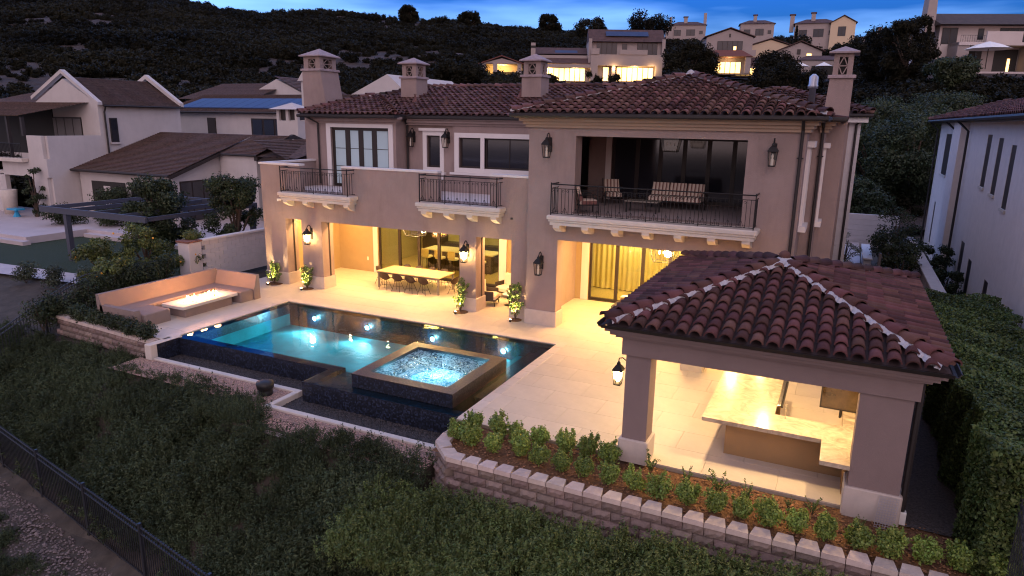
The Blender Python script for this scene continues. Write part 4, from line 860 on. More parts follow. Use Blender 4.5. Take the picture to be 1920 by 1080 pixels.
def box_lantern(label,cx,cy,z0,w_,h_,power,zc,col=(1,.66,.27)):
    root = thing('hanging_lantern',label,'lantern',(cx,cy,zc),'ceiling lanterns'); t_=w_*.72
    MB().tube([(cx,cy,zc),(cx,cy,z0+h_)],.012,6).build('rod',iron,root); m_=MB(); q=[(-1,-1),(1,-1),(1,1),(-1,1)]
    top_=[(cx+a*w_/2,cy+b*w_/3,z0+h_) for a,b in q]; bot=[(cx+a*t_/2,cy+b*t_/3,z0) for a,b in q]
    m_.tube(top_+top_[:1],.014,4).tube(bot+bot[:1],.014,4); [m_.tube([top_[k],bot[k]],.012,4) for k in range(4)]; fr=m_.build('lantern_frame',iron,root)
    for k in range(4): MB().add([top_[k],top_[(k+1)%4],bot[(k+1)%4],bot[k]],[(0,1,2,3)]).build('glass_pane',lan_glass,root)
    for k in (-1,0,1): 
        if power: MB().lathe([(.012,0),(.03,.04),(.025,.1),(.006,.13)],cx+k*w_*.2,cy,z0+h_*.55,8).build('bulb',bulb_on,root)
        else: MB().lathe([(.02,0),(.02,.12)],cx+k*w_*.2,cy,z0+h_*.4,8).build('candle',candle_m,root)
    if power: l=bpy.data.lights.new('lantern_light','POINT'); l.energy=LAMP*power; l.color=col; l.shadow_soft_size=.15; lo=bpy.data.objects.new('lantern_light',l); link(lo); lo.location=(cx,cy,z0+h_*.6)
box_lantern('wide lit lantern hanging in the ground floor loggia below the big balcony',-3.67,2.2,2.37,.95,.48,240,3.25)
box_lantern('wide lit lantern hanging over the long dining table',-14.55,2.5,2.35,1.0,.48,170,3.25)
box_lantern('unlit lantern hanging over the upper balcony sofa',-3.9,3.0,6.25,.7,.5,0,6.95)
# ---------------------------------------------------------------- recessed ceiling downlights
dl_m = mat('downlight_lens',(1,.8,.5),.5,emit=((1,.66,.3),14))
def downlight(x,y,z,p,root,size=.13,col=(1,.52,.17),spot=None):
    MB().lathe([(.06,-.004),(.06,-.001)],x,y,z,10).build('downlight',dl_m,root)
    l=bpy.data.lights.new('downlight','AREA'); l.shape='DISK'; l.size=size; l.energy=LAMP*p; l.color=col; lo=bpy.data.objects.new('downlight',l); link(lo); lo.location=(x,y,z-.02)
for x in (-19.4,-17.2,-14.6,-12.0,-9.8):
    downlight(x,1.5,3.25,60,villa)
    downlight(x+.3,3.5,3.25,27,villa)
for x in (-6.4,-4.4,-2.4,-.9): downlight(x,1.5,3.25,70,villa); downlight(x,3.4,3.25,30,villa)
for x,y in ((-.7,-7.0),(-.7,-4.8),(.9,-7.3),(1.9,-5.4),(.6,-3.2),(2.4,-7.4)): downlight(x,y,2.84,31,pav,.13,(1,.67,.32))
# room lights behind the glass
for x,y,p,c in ((-16.5,7,60,(1,.8,.45)),(-12.5,7,60,(1,.8,.45)),(-6,5.7,62,(1,.80,.42)),(-3.5,5.7,62,(1,.80,.42)),(-1.2,5.7,50,(1,.80,.42))):
    l=bpy.data.lights.new('room_light','AREA'); l.size=.8; l.energy=LAMP*p; l.color=c; lo=bpy.data.objects.new('room_light',l); link(lo); lo.location=(x,y,3.05)
# ---------------------------------------------------------------- fire pit and bench
bst = mat('bench_stucco',(.24,.18,.16),.9,bump=.4,bscale=80,var=.06); 
bench = thing('built_in_bench','long stucco corner bench with high back around the fire pit','bench',(-20.8,-4.6,0))
def backrest(p,q,h,t0=.14,t1=.32,side=1,h2=None):
    p,q=Vector(p),Vector(q); d=(q-p).normalized(); n=Vector((-d.y,d.x))*side; h2=h if h2 is None else h2
    vs=[]
    for e,hh in ((p,h),(q,h2)): vs+=[(e.x,e.y,0),(e.x+n.x*t1,e.y+n.y*t1,0),(e.x+n.x*t1,e.y+n.y*t1,.42),(e.x+n.x*t0,e.y+n.y*t0,hh),(e.x,e.y,hh)]
    MB().add(vs,[(0,1,2,3,4),(9,8,7,6,5)]+[(i,5+i,5+(i+1)%5,(i+1)%5) for i in range(5)]).build('backrest',bst,bench)
backrest((-21.75,-7.2),(-21.75,-2.0),1.0,side=-1); backrest((-21.4,-2.0),(-19.2,-2.0),1.0,side=-1); backrest((-19.75,-7.2),(-21.6,-7.2),.62,.2,.24,side=-1)
MB().bbox(-21.43,-20.75,-6.9,-2.32,0,.45,.03).build('seat',bst,bench); MB().bbox(-20.748,-19.25,-2.98,-2.322,0,.45,.03).build('seat',bst,bench); MB().bbox(-20.748,-19.6,-6.94,-5.9,0,.45,.03).build('seat',bst,bench)
fp = thing('fire_pit','low rectangular fire table with white slab and burning flames','fire pit',(-20,-4.4,0))
MB().bbox(-20.30,-19.42,-5.45,-3.25,0,.34,.02).build('base',bst,fp)
mb=MB(); wall([-20.42,-19.30],[-5.62,-3.08],[(-20.05,-19.67,-5.15,-3.55)],lambda u,t,v:(u,v,t),.45,.342,mb); mb.build('slab_top',stone,fp)
MB().box(-20.05,-19.67,-5.15,-3.55,.36,.40).build('burner_tray',dark_int,fp)
fl_m = mat('flame',(1,.5,.1),.5,emit=((1,.34,.06),12)); fl2 = mat('flame_core',(1,.7,.3),.5,emit=((1,.62,.20),26))
for i in range(44):
    x=-19.86+random.uniform(-.13,.13); y=-5.05+i*1.42/43+random.uniform(-.03,.03); h_=random.uniform(.10,.27); rr=random.uniform(.02,.045); bx,by=random.uniform(-.05,.05),random.uniform(-.06,.06)
    m_=MB().tube([(x,y,.40),(x+bx*.2,y+by*.2,.40+h_*.3),(x+bx*.6,y+by*.7,.40+h_*.65),(x+bx,y+by,.40+h_)],[rr*.6,rr,rr*.55,.003],6); m_.build('flame',fl2 if i%2 else fl_m,fp,smooth=True)
for y in (-5.0,-4.35,-3.7): l=bpy.data.lights.new('fire_light','POINT'); l.energy=LAMP*34; l.color=(1,.42,.16); l.shadow_soft_size=.15; lo=bpy.data.objects.new('fire_light',l); link(lo); lo.location=(-19.86,y,.66)
# ---------------------------------------------------------------- furniture
tt = mat('teak_table_top',(.50,.38,.22),.5,var=.12,vscale=5); tl = mat('grey_metal_leg',(.20,.18,.15),.5)
dt = thing('dining_table','long pale dining table standing in the lit loggia','table',(-14.6,2.5,0))
for i in range(8): a=-16.2+i*.4; MB().bbox(a+.002,a+.398,1.85,3.18,.715,.755,.004).build('table_board',tt,dt)
for x,y in ((-16.17,1.88),(-13.1,1.88),(-13.1,3.08),(-16.17,3.08)): MB().bbox(x,x+.07,y,y+.07,0,.714,.004).build('leg',tl,dt)
MB().box(-16.1,-13.03,1.9,1.94,.64,.712).build('apron',tl,dt)
shell_m = mat('dark_brown_shell',(.035,.018,.016),.55)
def shell_chair(label,x,y,rz):
    root = thing('dining_chair',label,'chair',(x,y,0),'dining chairs round the long table',rz)
    vs=[];nu,nv=9,7
    for j in range(nv):
        v=j/(nv-1)
        for i in range(nu):
            u=-1+2*i/(nu-1); wdt=.27-.03*v
            if v<.5: px_=u*wdt; py_=-.22+.5*v*.86; pz=.44+.10*abs(u)**2.2+.02*(1-v)
            else: k=(v-.5)*2; px_=u*(.27-.05*k); py_=.02+.20*k+.0-.13*abs(u)**2*k; pz=.44+.12*abs(u)**2*(1-k)+.36*k-.10*abs(u)**3*k
            vs.append((px_,py_,pz))
    fs=[(j*nu+i,j*nu+i+1,(j+1)*nu+i+1,(j+1)*nu+i) for j in range(nv-1) for i in range(nu-1)]
    n0=len(vs); vs+= [(a,b+.012,c-.014) for a,b,c in vs]; fs+= [tuple(n0+q for q in reversed(f)) for f in fs]
    MB().add(vs,fs).build('seat_shell',shell_m,root,smooth=True,local=True)
    for a,b in ((-1,-1),(1,-1),(1,1),(-1,1)): MB().tube([(a*.1,b*.06,.44),(a*.21,b*.20,0)],.009,5).build('leg',iron,root,local=True)
    MB().tube([(-.15,-.13,.2),(.15,.13,.2)],.006,4).tube([(.15,-.13,.2),(-.15,.13,.2)],.006,4).build('wire_brace',iron,root,local=True)
nm=['first','second','third','fourth']
for i in range(4): shell_chair('%s dark shell chair from the left on the pool side of the dining table'%nm[i],-15.65+i*.66,1.72,math.pi+random.uniform(-.1,.1))
for i in range(4): shell_chair('%s dark shell chair from the left on the house side of the dining table'%nm[i],-15.65+i*.66,3.3,random.uniform(-.1,.1))
shell_chair('dark shell chair at the left end of the dining table',-16.45,2.5,math.pi/2+.1); shell_chair('dark shell chair at the right end of the dining table beside the lantern pier',-12.6,2.45,-math.pi/2-.15)
cush = mat('cream_cushion',(.66,.60,.50),.9,bump=.15,bscale=60); rope = mat('dark_rope',(.05,.04,.035),.8)
def lounge(label,x,y,rz,grp=None,wd=.72):
    root=thing('lounge_chair',label,'armchair',(x,y,0),grp,rz); B=lambda mb,n,m,**k: mb.build(n,m,root,local=True,**k)
    B(MB().bbox(-wd/2,wd/2,-.36,.36,.28,.46,.05),'seat_cushion',cush); B(tapered(-wd/2+.04,wd/2-.04,.2,.36,.46,.95,.02,.02,.02),'back_cushion',cush)
    B(MB().bbox(-wd/2-.04,wd/2+.04,-.38,.42,.22,.28,.02),'seat_frame',rope); B(MB().bbox(-wd/2-.06,wd/2+.06,.36,.42,.28,.8,.02),'back_frame',rope)
    for a in (-1,1):
        B(MB().bbox(a*(wd/2+.03)-.03,a*(wd/2+.03)+.03,-.3,.36,.28,.62,.02),'arm',rope)
        for b in (-1,1): B(MB().tube([(a*wd*.4,b*.3,.24),(a*wd*.46,b*.34,0)],.018,5),'leg',iron)
lounge('cream cushioned lounge chair in the narrow loggia opening beside the glass door',-10.45,3.15,-.25,'lounge chairs in the narrow loggia bay')
lounge('cream round lounge chair partly hidden behind the lantern pier',-10.55,1.7,math.pi/2+.2,'lounge chairs in the narrow loggia bay')
st = thing('side_table','small round white side table on a dark pedestal in the loggia','side table',(-9.75,1.95,0)); MB().lathe([(.26,.44),(.27,.455),(.26,.47)],-9.75,1.95,0,24).build('table_top',white_m,st); MB().lathe([(.2,0),(.2,.02),(.03,.04),(.025,.44)],-9.75,1.95,0,16).build('pedestal',iron,st)
sf = thing('outdoor_sofa','cream sofa with a brown pillow half hidden behind the pavilion roof','sofa',(-4.6,2.1,0))
MB().bbox(-5.3,-3.4,1.7,2.6,.15,.42,.04).build('seat',cush,sf); MB().bbox(-5.3,-3.4,2.4,2.66,.42,.85,.06).build('backrest',cush,sf); MB().bbox(-5.42,-5.3,1.65,2.7,.05,.62,.03).build('arm',rope,sf); tapered(-5.25,-4.85,2.2,2.4,.44,.82,.03,.03,.02).build('pillow',mat('brown_pillow',(.16,.10,.05),.9),sf)
# striped seats upstairs
def stripes(name,sx):
    m=bpy.data.materials.new(name); m.use_nodes=True; nt=m.node_tree; b=nt.nodes['Principled BSDF']; b.inputs['Roughness'].default_value=.9
    tc=N(nt,'ShaderNodeTexCoord'); se=N(nt,'ShaderNodeSeparateXYZ'); L(nt,tc.outputs['Object'],se.inputs[0]); mu=N(nt,'ShaderNodeMath',operation='MULTIPLY',i_1=sx); L(nt,se.outputs[0],mu.inputs[0]); fr=N(nt,'ShaderNodeMath',operation='FRACT'); L(nt,mu.outputs[0],fr.inputs[0])
    cr=N(nt,'ShaderNodeValToRGB'); cr.color_ramp.interpolation='CONSTANT'; e=cr.color_ramp.elements; e[0].color=(.62,.53,.44,1); e[1].position=.45; e[1].color=(.16,.07,.06,1); q=e.new(.75); q.color=(.42,.33,.26,1); L(nt,fr.outputs[0],cr.inputs[0]); L(nt,cr.outputs[0],b.inputs['Base Color']); return m
strp = stripes('striped_fabric',7.5)
def iron_seat(label,x,y,rz,wd,n,cat,nm_,grp=None):
    root=thing(nm_,label,cat,(x,y,4.14),grp,rz); B=lambda mb,n_,m,**k: mb.build(n_,m,root,local=True,**k)
    for i in range(n):
        a=-wd/2+wd*i/n; b=a+wd/n-.015; B(MB().bbox(a,b,-.33,.3,.34,.50,.05),'seat_cushion',strp); o=B(MB().add([(a,.2,.48),(b,.2,.48),(b,.34,.46),(a,.34,.46),(a+.02,.36,.95),(b-.02,.36,.95),(b-.02,.48,.93),(a+.02,.48,.93)],[(0,3,2,1),(4,5,6,7),(0,1,5,4),(1,2,6,5),(2,3,7,6),(3,0,4,7)]),'back_cushion',strp)
    B(MB().box(-wd/2-.02,wd/2+.02,-.34,.36,.30,.335),'seat_frame',iron)
    for a in (-1,1):
        B(MB().tube([(a*(wd/2+.04),-.34,.0),(a*(wd/2+.04),-.34,.62),(a*(wd/2+.04),-.2,.68),(a*(wd/2+.04),.38,.66)],.016,5),'arm',iron)
        B(MB().tube([(a*(wd/2+.02),.42,0),(a*(wd/2+.02),.36,.4),(a*(wd/2+.02),.5,.98)],.016,5),'back_leg',iron)
iron_seat('three seat striped sofa on the upper balcony',-3.65,3.3,.0,1.95,3,'sofa','balcony_sofa')
iron_seat('striped iron armchair in the front left corner of the upper balcony',-6.15,.55,2.2,.62,1,'armchair','balcony_armchair','striped armchairs on the upper balcony')
iron_seat('striped iron armchair near the back wall at the left of the balcony sofa',-6.15,3.6,.5,.62,1,'armchair','balcony_armchair','striped armchairs on the upper balcony')
ct=thing('coffee_table','low dark coffee table between the seats on the upper balcony','coffee table',(-4.6,1.9,4.14)); MB().bbox(-5.1,-3.9,1.6,2.2,4.52,4.56,.01).build('table_top',tl,ct)
for x in (-5.05,-3.98):
    for y in (1.64,2.13): MB().box(x,x+.04,y,y+.04,4.14,4.518).build('leg',iron,ct)
# small fixtures
top(MB().box(-20.25,-20.1,LY-.1,LY-.002,3.72,3.8).lathe([(.03,0),(.03,.1)],-20.18,LY-.12,3.7,8),'security_camera',white_m,'small white camera under the left balcony','camera')
top(MB().box(-9.0,-8.93,LY-.05,LY-.002,3.72,3.79),'security_camera',gutter_m,'tiny dark camera on the wall above the lounge opening','camera')
# ---------------------------------------------------------------- neighbour to the left
nb = thing('neighbour_house','white stucco house with brown tile roofs and gabled upper floor left of the villa','house',(-45,12,0))
NB = lambda mb,n,m,p=None,**k: mb.build(n,m,p or nb,**k)
def gable_prism(x0,x1,y0,y1,z0,ze,zr,xr=None):
    xr = (x0+x1)/2 if xr is None else xr
    return MB().prism_dir([(x0,y0,z0),(x1,y0,z0),(x1,y0,ze),(xr,y0,zr),(x0,y0,ze)],(0,y1-y0,0))
def flat_roof_tiles(quad, rows, m, root, name='roof', th=.06):
    """sloping roof built of overlapping courses; quad = eave p0,p1, ridge p2,p3"""
    p0,p1,p2,p3 = [Vector(q) for q in quad]; mb=MB(); n=(p1-p0).cross(p3-p0).normalized()
    if n.z<0: n=-n
    for r in range(rows):
        a,b=r/rows,(r+1.15)/rows; b=min(b,1)
        A,B,C_,D_=p0.lerp(p3,a),p1.lerp(p2,a),p1.lerp(p2,b),p0.lerp(p3,b)
        mb.add([A+n*th,B+n*th,C_+n*.01,D_+n*.01,A,B],[(0,1,2,3),(4,5,1,0)])
    o=mb.build(name,m,root); return o
g=.3
# main gabled block, terrace box in front
NB(gable_prism(-54.7,-47.3,11,17.9,-.5,8.0,9.75,-50.9),'gable_block',ext_white)
NB(MB().prism_dir([(-54.9,10.9,8.25),(-50.9,10.9,10.12),(-47.1,10.9,7.9),(-47.1,10.9,8.1),(-50.9,10.9,10.4),(-54.9,10.9,8.5)],(0,.35,0)),'parapet_gable',ext_white)
NB(MB().prism_dir([(-54.9,17.8,8.25),(-50.9,17.8,10.12),(-47.1,17.8,7.9),(-47.1,17.8,8.2),(-50.9,17.8,10.45),(-54.9,17.8,8.5)],(0,.35,0)),'parapet_gable',ext_white)
flat_roof_tiles([(-46.95,11.3,7.85),(-46.95,17.85,7.85),(-50.9,17.85,9.9),(-50.9,11.3,9.9)],28,brown_tile,nb)
NB(MB().tube([(-46.9,11.2,7.85),(-46.9,17.9,7.85)],.08,6),'gutter',gutter_m); NB(MB().tube([(-47.0,11.4,7.8),(-47.2,11.4,7.4),(-47.2,11.4,3.6)],.07,6),'downspout',gutter_m)
o=NB(MB().box(-47.299,-47.24,11.75,12.35,5.25,7.0),'window',frame_m); MB().box(-47.24,-47.22,11.82,12.28,5.32,6.93).build('pane',cold_glass,o); NB(MB().box(-47.3,-47.15,11.65,12.45,5.1,5.24),'window_sill',ext_white)
o=NB(MB().box(-53.2,-49.3,10.93,10.999,4.6,7.0),'window',frame_m)
for i in range(4): MB().box(-53.1+i*.97,-52.25+i*.97,10.91,10.928,4.7,6.9).build('pane',mat('grey_blind',(.16,.15,.15),.7) if i==0 else MATS['grey_blind'],o)
NB(MB().box(-52.5,-47.3,6.9,7.15,2.95,4.2),'terrace_wall',ext_white); NB(MB().box(-47.55,-47.301,7.15,11,-.3,5.75),'terrace_wall',ext_white); NB(MB().box(-49.2,-47.56,6.9,7.15,4.2,5.75),'terrace_wall',ext_white); NB(MB().box(-49.2,-47.5,6.9,7.16,-.3,2.949),'terrace_wall',ext_white); NB(MB().box(-54,-52.4,6.9,7.2,-.3,2.949),'terrace_wall',ext_white)
NB(MB().box(-54,-47.56,7.16,11,3.0,3.2),'terrace_slab',ext_white); NB(MB().box(-54,-47.4,10.2,10.4,-.3,3.0),'back_wall',dark_int)
NB(MB().bbox(-54,-49.3,6.4,6.899,3.95,4.2,.04),'balcony_slab',stone); 
bm_=MB(); [bm_.tube([(-54+i*.16,6.5,4.2),(-54+i*.16,6.5,5.2)],.014,4) for i in range(30)]; bm_.tube([(-54,6.5,5.2),(-49.3,6.5,5.2)],.03,5); tag(NB(bm_,'balcony_railing',iron),kind='stuff')
flat_roof_tiles([(-60,6.6,7.05),(-49.2,6.6,7.05),(-48.2,11,8.05),(-60,11,8.05)],18,brown_tile,nb,'porch_roof'); 
for x in (-49.6,-51.3): NB(MB().box(x-.1,x+.1,6.9,7.1,5.7 if x>-50 else 4.2,7.0),'post',frame_m)
NB(MB().box(-60,-52.6,10.9,11,4.2,7.9),'rear_wall',dark_int); NB(MB().box(-60,-54,6.9,7.1,-.3,4.2),'terrace_wall',ext_white)
# lower wing
NB(MB().prism_dir([(-47.2,9.0,-.3),(-47.2,16.2,-.3),(-47.2,16.2,5.6),(-47.2,9.0,3.35)],(9.5,0,0)),'low_wing',ext_white)
NB(MB().box(-45.9,-42.4,8.93,8.99,.3,2.7),'porch_opening',dark_int); NB(MB().box(-41.8,-38.4,8.93,8.99,.3,2.7),'porch_opening',dark_int)
NB(MB().box(-44.6,-43.9,8.9,8.92,.3,2.4),'inner_wall',ext_white)
flat_roof_tiles([(-47.25,8.45,3.45),(-37.3,8.45,3.45),(-37.3,16,5.95),(-47.25,16,5.95)],36,brown_tile,nb)
flat_roof_tiles([(-37.3,12.7,4.72),(-33.9,12.7,4.72),(-33.9,16,5.95),(-37.3,16,5.95)],16,brown_tile,nb)
NB(MB().tube([(-47.2,8.4,3.42),(-37.3,8.4,3.42)],.09,6),'gutter',gutter_m); NB(MB().tube([(-37.3,12.65,4.68),(-33.9,12.65,4.68)],.08,6),'gutter',gutter_m)
NB(MB().prism_dir([(-37.35,8.45,3.2),(-37.35,8.45,3.42),(-37.35,16,5.9),(-37.35,16,5.7)],(.12,0,0)),'barge_board',frame_m)
NB(MB().prism_dir([(-37.6,12.9,-.3),(-37.6,16.2,-.3),(-37.6,16.2,5.6),(-37.6,12.9,4.6)],(3.4,0,0)),'low_wing',ext_white)
NB(MB().box(-34.3,-27,16.2,22,-.3,4.6),'rear_wing',ext_white); NB(MB().box(-41.6,-38.0,8.9,8.93,.3,2.6),'sliding_door',cold_glass)
o=NB(MB().box(-37.75,-37.69,9.5,12.3,.3,3.0),'sliding_door',frame_m); 
for i in range(3): MB().box(-37.69,-37.67,9.6+i*.9,10.4+i*.9,.35,2.9).build('pane',cold_glass,o)
flat_roof_tiles([(-33.9,12.7,4.6),(-33.9,20,6.1),(-30.5,20,6.1),(-30.5,12.7,4.6)][::1],6,brown_tile,nb)
NB(MB().prism_dir([(-34.2,12.7,4.6),(-34.2,16.3,6.05),(-34.2,20,4.8),(-34.2,20,4.6),(-34.2,16.3,5.8),(-34.2,12.7,4.35)],(.3,0,0)),'barge_board',frame_m)
flat_roof_tiles([(-29.5,12.4,3.9),(-29.5,19,3.9),(-33.9,19,5.7),(-33.9,12.4,5.7)],20,brown_tile,nb)
NB(MB().box(-36.5,-34.5,17.4,18.6,3,7.0),'chimney',ext_white); NB(MB().box(-36.3,-34.7,17.6,18.4,7.05,7.8),'chimney_lantern',frame_m)
for x in (-36.5,-35.6,-34.75): NB(MB().box(x,x+.25,17.4,17.65,7.0,7.8),'chimney_post',ext_white)
NB(MB().add([(-36.9,17,7.8),(-34.1,17,7.8),(-34.1,19,7.8),(-36.9,19,7.8),(-35.5,18,8.3)],[(0,3,2,1),(0,1,4),(1,2,4),(2,3,4),(3,0,4)]),'chimney_cap',ext_white)
# back range with solar panels
NB(MB().box(-56,-38,24,32,-.3,7.6),'back_range',ext_white)
flat_roof_tiles([(-57,23.5,7.6),(-38,23.5,7.6),(-38,29,9.3),(-57,29,9.3)],28,brown_tile,nb); NB(MB().tube([(-57,23.45,7.58),(-38,23.45,7.58)],.09,6),'gutter',gutter_m)
pv_m = mat('solar_glass',(.03,.05,.12),.5,spec=.25)
for i in range(11):
    a=-55.4+i*1.33; NB(MB().add([(a,24.4,8.02),(a+1.28,24.4,8.02),(a+1.28,27.2,8.90),(a,27.2,8.90),(a,24.4,7.94),(a+1.28,24.4,7.94)],[(0,1,2,3),(4,5,1,0)]),'solar_panel',pv_m)
o=NB(MB().box(-45.8,-41.5,23.9,23.99,5.2,7.1),'window',frame_m); 
for i in range(3): MB().box(-45.6+i*1.35,-44.5+i*1.35,23.87,23.89,5.3,7.0).build('pane',cold_glass,o)
NB(MB().box(-51.2,-50.2,23.9,23.99,5.3,7.1),'window',frame_m)
g3=thing('neighbour_house','white gabled house end seen over the brown roof behind the solar panels','house',(-58,40,0)); gable_prism(-66,-54,42,50,0,9.2,11.6).build('gable_block',ext_white,g3); flat_roof_tiles([(-72,38,9.2),(-60,38,9.2),(-60,45,11.3),(-72,45,11.3)],20,brown_tile,g3); flat_roof_tiles([(-53.5,41.7,9.0),(-53.5,50,9.0),(-60,50,11.9),(-60,41.7,11.9)],16,brown_tile,g3)
g4=thing('neighbour_house','white windowless gable end rising behind the left part of the villa roof','house',(-36,30,0)); gable_prism(-42.5,-30.6,29,40,0,7.7,11.0,-34.8).build('gable_block',ext_white,g4)
flat_roof_tiles([(-47,26.5,7.2),(-36,26.5,7.2),(-36,31,8.6),(-47,31,8.6)],8,tile2_m,g4); MB().box(-35.6,-34.9,28.93,28.99,9.0,9.5).build('gable_vent',frame_m,g4)
MB().box(-38.6,-37.0,22.5,24,2,10.1).build('chimney',ext_white,g4); MB().add([(-38.8,22.3,10.1),(-36.8,22.3,10.1),(-36.8,24.2,10.1),(-38.8,24.2,10.1),(-37.8,22.3,11.3),(-37.8,24.2,11.3)],[(0,3,2,1),(0,1,4),(1,2,5,4),(2,3,5),(3,0,4,5)]).build('chimney_cap',ext_white,g4)
g5=thing('neighbour_house','low brown hipped roof at the far left edge behind the gabled house','house',(-66,22,0)); flat_roof_tiles([(-78,17,7.6),(-60,17,7.6),(-62,26,9.9),(-76,26,9.9)],24,brown_tile,g5); MB().box(-77,-61,18,28,-.3,7.5).build('wall',ext_white,g5)
# neighbour garden
tag(MB().box(-55,-40.3,1.0,8.9,-.35,.28).box(-40.3,-30,4.6,12.8,-.35,.275).build('neighbour_terrace',mat('pale_paving',(.46,.40,.40),.6,var=.1,vscale=1)),kind='structure')
tag(MB().box(-54,-39.9,.55,.998,-.35,.1).box(-39.9,-30,4.1,4.598,-.35,.1).build('terrace_step',MATS['pale_paving']),kind='structure')
lawn_m = mat('lawn',(.018,.032,.010),.9,bump=1,bscale=40,var=.25,vscale=30,detail=6)
tag(MB().add([(-60,-4.2,-.12),(-25,-2.2,-.12),(-25,4.1,-.12),(-60,4.1,-.12)],[(0,1,2,3)]).build('neighbour_lawn',lawn_m),kind='structure')
tag(MB().add([(-60,-6.6,-.10),(-27,-3.6,-.10),(-27,-2.3,-.10),(-60,-4.4,-.10)],[(0,1,2,3)]).build('garden_path',MATS['pale_paving']),kind='structure')
pg = thing('pergola','dark blue grey metal pergola frame on the neighbour lawn','pergola',(-34,2,-.2)); pgm=mat('pergola_metal',(.06,.062,.085),.5)
for x,y in ((-33.6,-.6),(-33.0,5.9),(-27.6,5.9)): MB().box(x-.12,x+.12,y-.12,y+.12,-.4,2.3).build('post',pgm,pg)
for (p,q) in (((-35.5,-.75),(-27.4,-.75)),((-35.5,6.05),(-27.4,6.05))): MB().box(p[0],q[0],p[1]-.06,p[1]+.06,2.302,2.6).build('beam',pgm,pg)
for x in (-35.4,-33.5,-31.5,-29.5,-27.5): MB().box(x-.05,x+.05,-.6,5.9,2.35,2.55).build('rafter',pgm,pg)
bowl = thing('planter_bowl','round stone bowl planter on a low pedestal on the neighbour terrace','planter',(-46.5,1.2,.28)); MB().lathe([(.3,0),(.35,.1),(.95,.5),(1.0,.62),(.8,.6)],-46.5,1.2,.28,18).build('bowl',stone,bowl,smooth=True); MB().box(-47.6,-45.4,.1,2.3,-.3,.279).build('pedestal',MATS['pale_paving'],bowl)
pot = thing('plant_pot','tall pale pot beside the arch of the white house','pot',(-51.2,6.3,.28)); MB().lathe([(.4,0),(.5,1.2),(.55,1.7),(.45,1.7)],-51.2,6.3,.28,14).build('pot',stone,pot,smooth=True)
sc_=thing('play_stool','small bright blue plastic stool on the neighbour terrace','stool',(-49.3,5.6,.28)); bl=mat('blue_plastic',(.02,.28,.5),.4); MB().bbox(-49.9,-48.8,5.3,5.9,.75,.85,.02).build('seat',bl,sc_); MB().lathe([(.25,0),(.12,.3),(.12,.47)],-49.3,5.6,.28,8).build('leg',bl,sc_)
# boundary wall and pillar between the gardens
lw = thing('boundary_wall','white block boundary wall with brick capped pillar behind the fire pit bench','wall',(-24.2,1,0)); 
for c in range(9):
    for i in range(12): a=-.6+i*.5+(.25 if c%2 else 0); MB().bbox(-24.3,-24.1,max(a,-.55),a+.49,-.1+c*.2,.095+c*.2,.006).build('block',blockw,lw)
MB().bbox(-24.36,-24.04,-.6,5.5,1.70,1.80,.02).build('cap',trim_w,lw); MB().bbox(-24.75,-24.05,-1.3,-.6,-.4,1.72,.02).build('pillar',blockw,lw); 
for i in range(3):
    for j in range(6): MB().bbox(-24.8+i*.26,-24.55+i*.26,-1.35+j*.135,-1.22+j*.135,1.722,1.80,.006).build('brick',mat('red_brick',(.20,.09,.07),.9,rnd=.3) if (i,j)==(0,0) else MATS['red_brick'],lw)
# ---------------------------------------------------------------- neighbour to the right
rn = thing('neighbour_house','tall pale stucco house with red roof and slit windows at the right edge','house',(10,12,0)); RN=lambda mb,n,m,p=None,**k: mb.build(n,m,p or rn,**k)
pale_l = mat('pale_lilac_stucco',(.68,.60,.56),.9,bump=.3,bscale=60,var=.06,stain=.1)
RX = 7.0
holes=[(23.6,26.0,4.6,6.9),(11.3,12.3,4.9,7.0),(8.9,9.8,4.8,6.9),(6.5,7.3,4.5,6.7),(13.4,14.4,-.2,2.3),(11.0,11.9,-.4,1.9),(7.1,7.9,-.7,1.8),(21.5,21.9,.6,2.3),(19.8,20.2,.4,2.3),(26.0,26.6,.4,2.9)]
mb=MB(); wall([-2,18.2],[-1.5,7.5],[h for h in holes if h[1]<18],YW,RX,RX+.3,mb); RN(mb,'side_wall',pale_l); mb=MB(); wall([18.2,29.6],[-1.5,7.5],[h for h in holes if h[0]>18],YW,RX-.0,RX+.35,mb); RN(mb,'side_wall',pale_l)
RN(MB().box(RX-.35,RX-.002,17.6,20.2,-1.5,7.5),'chimney_breast',pale_l); RN(MB().box(RX,RX+14,29.3,29.6,-1.5,7.5),'rear_wall',pale_l); RN(MB().box(RX+.35,RX+.4,-2,29,-1.5,7.4),'inner_wall',dark_int)
for h in holes: RN(MB().box(RX+.012,RX+.06,h[0],h[1],h[2],h[3]),'window',frame_m); RN(MB().box(RX-.06,RX+.02,h[0]-.05,h[1]+.05,h[2]-.1,h[2]-.002),'window_sill',stone)
rr = Roof(rn, tile_m); rr.slope([(6.4,-2),(6.4,30.2),(10,26.5),(10,-2)],(6.4,30.2),(1,0),7.66,.3); rr.ridge((6.4,30.2,7.66),(10,26.5,8.75)); rr.slope([(14,-2),(14,26.5),(10,26.5),(10,-2)][::-1],(14,-2),(-1,0),7.55,.3); rr.finish(0,cap_single=False); RN(MB().box(RX,13.5,-2.3,-2.0,-3,7.5),'end_wall',pale_l); RN(MB().box(13.2,13.5,-2,29.3,-3,7.5),'side_wall',pale_l); RN(MB().add([(7,-2.2,7.5),(13.5,-2.2,7.5),(10,-2.2,8.7)],[(0,1,2)]),'gable_wall',pale_l)
RN(MB().tube([(6.36,-2,7.62),(6.36,30.2,7.62),(9,30.2,7.62)],.08,6),'gutter',gutter_m); RN(MB().box(6.5,RX,-2,29.9,7.5,7.6),'soffit',frame_m)
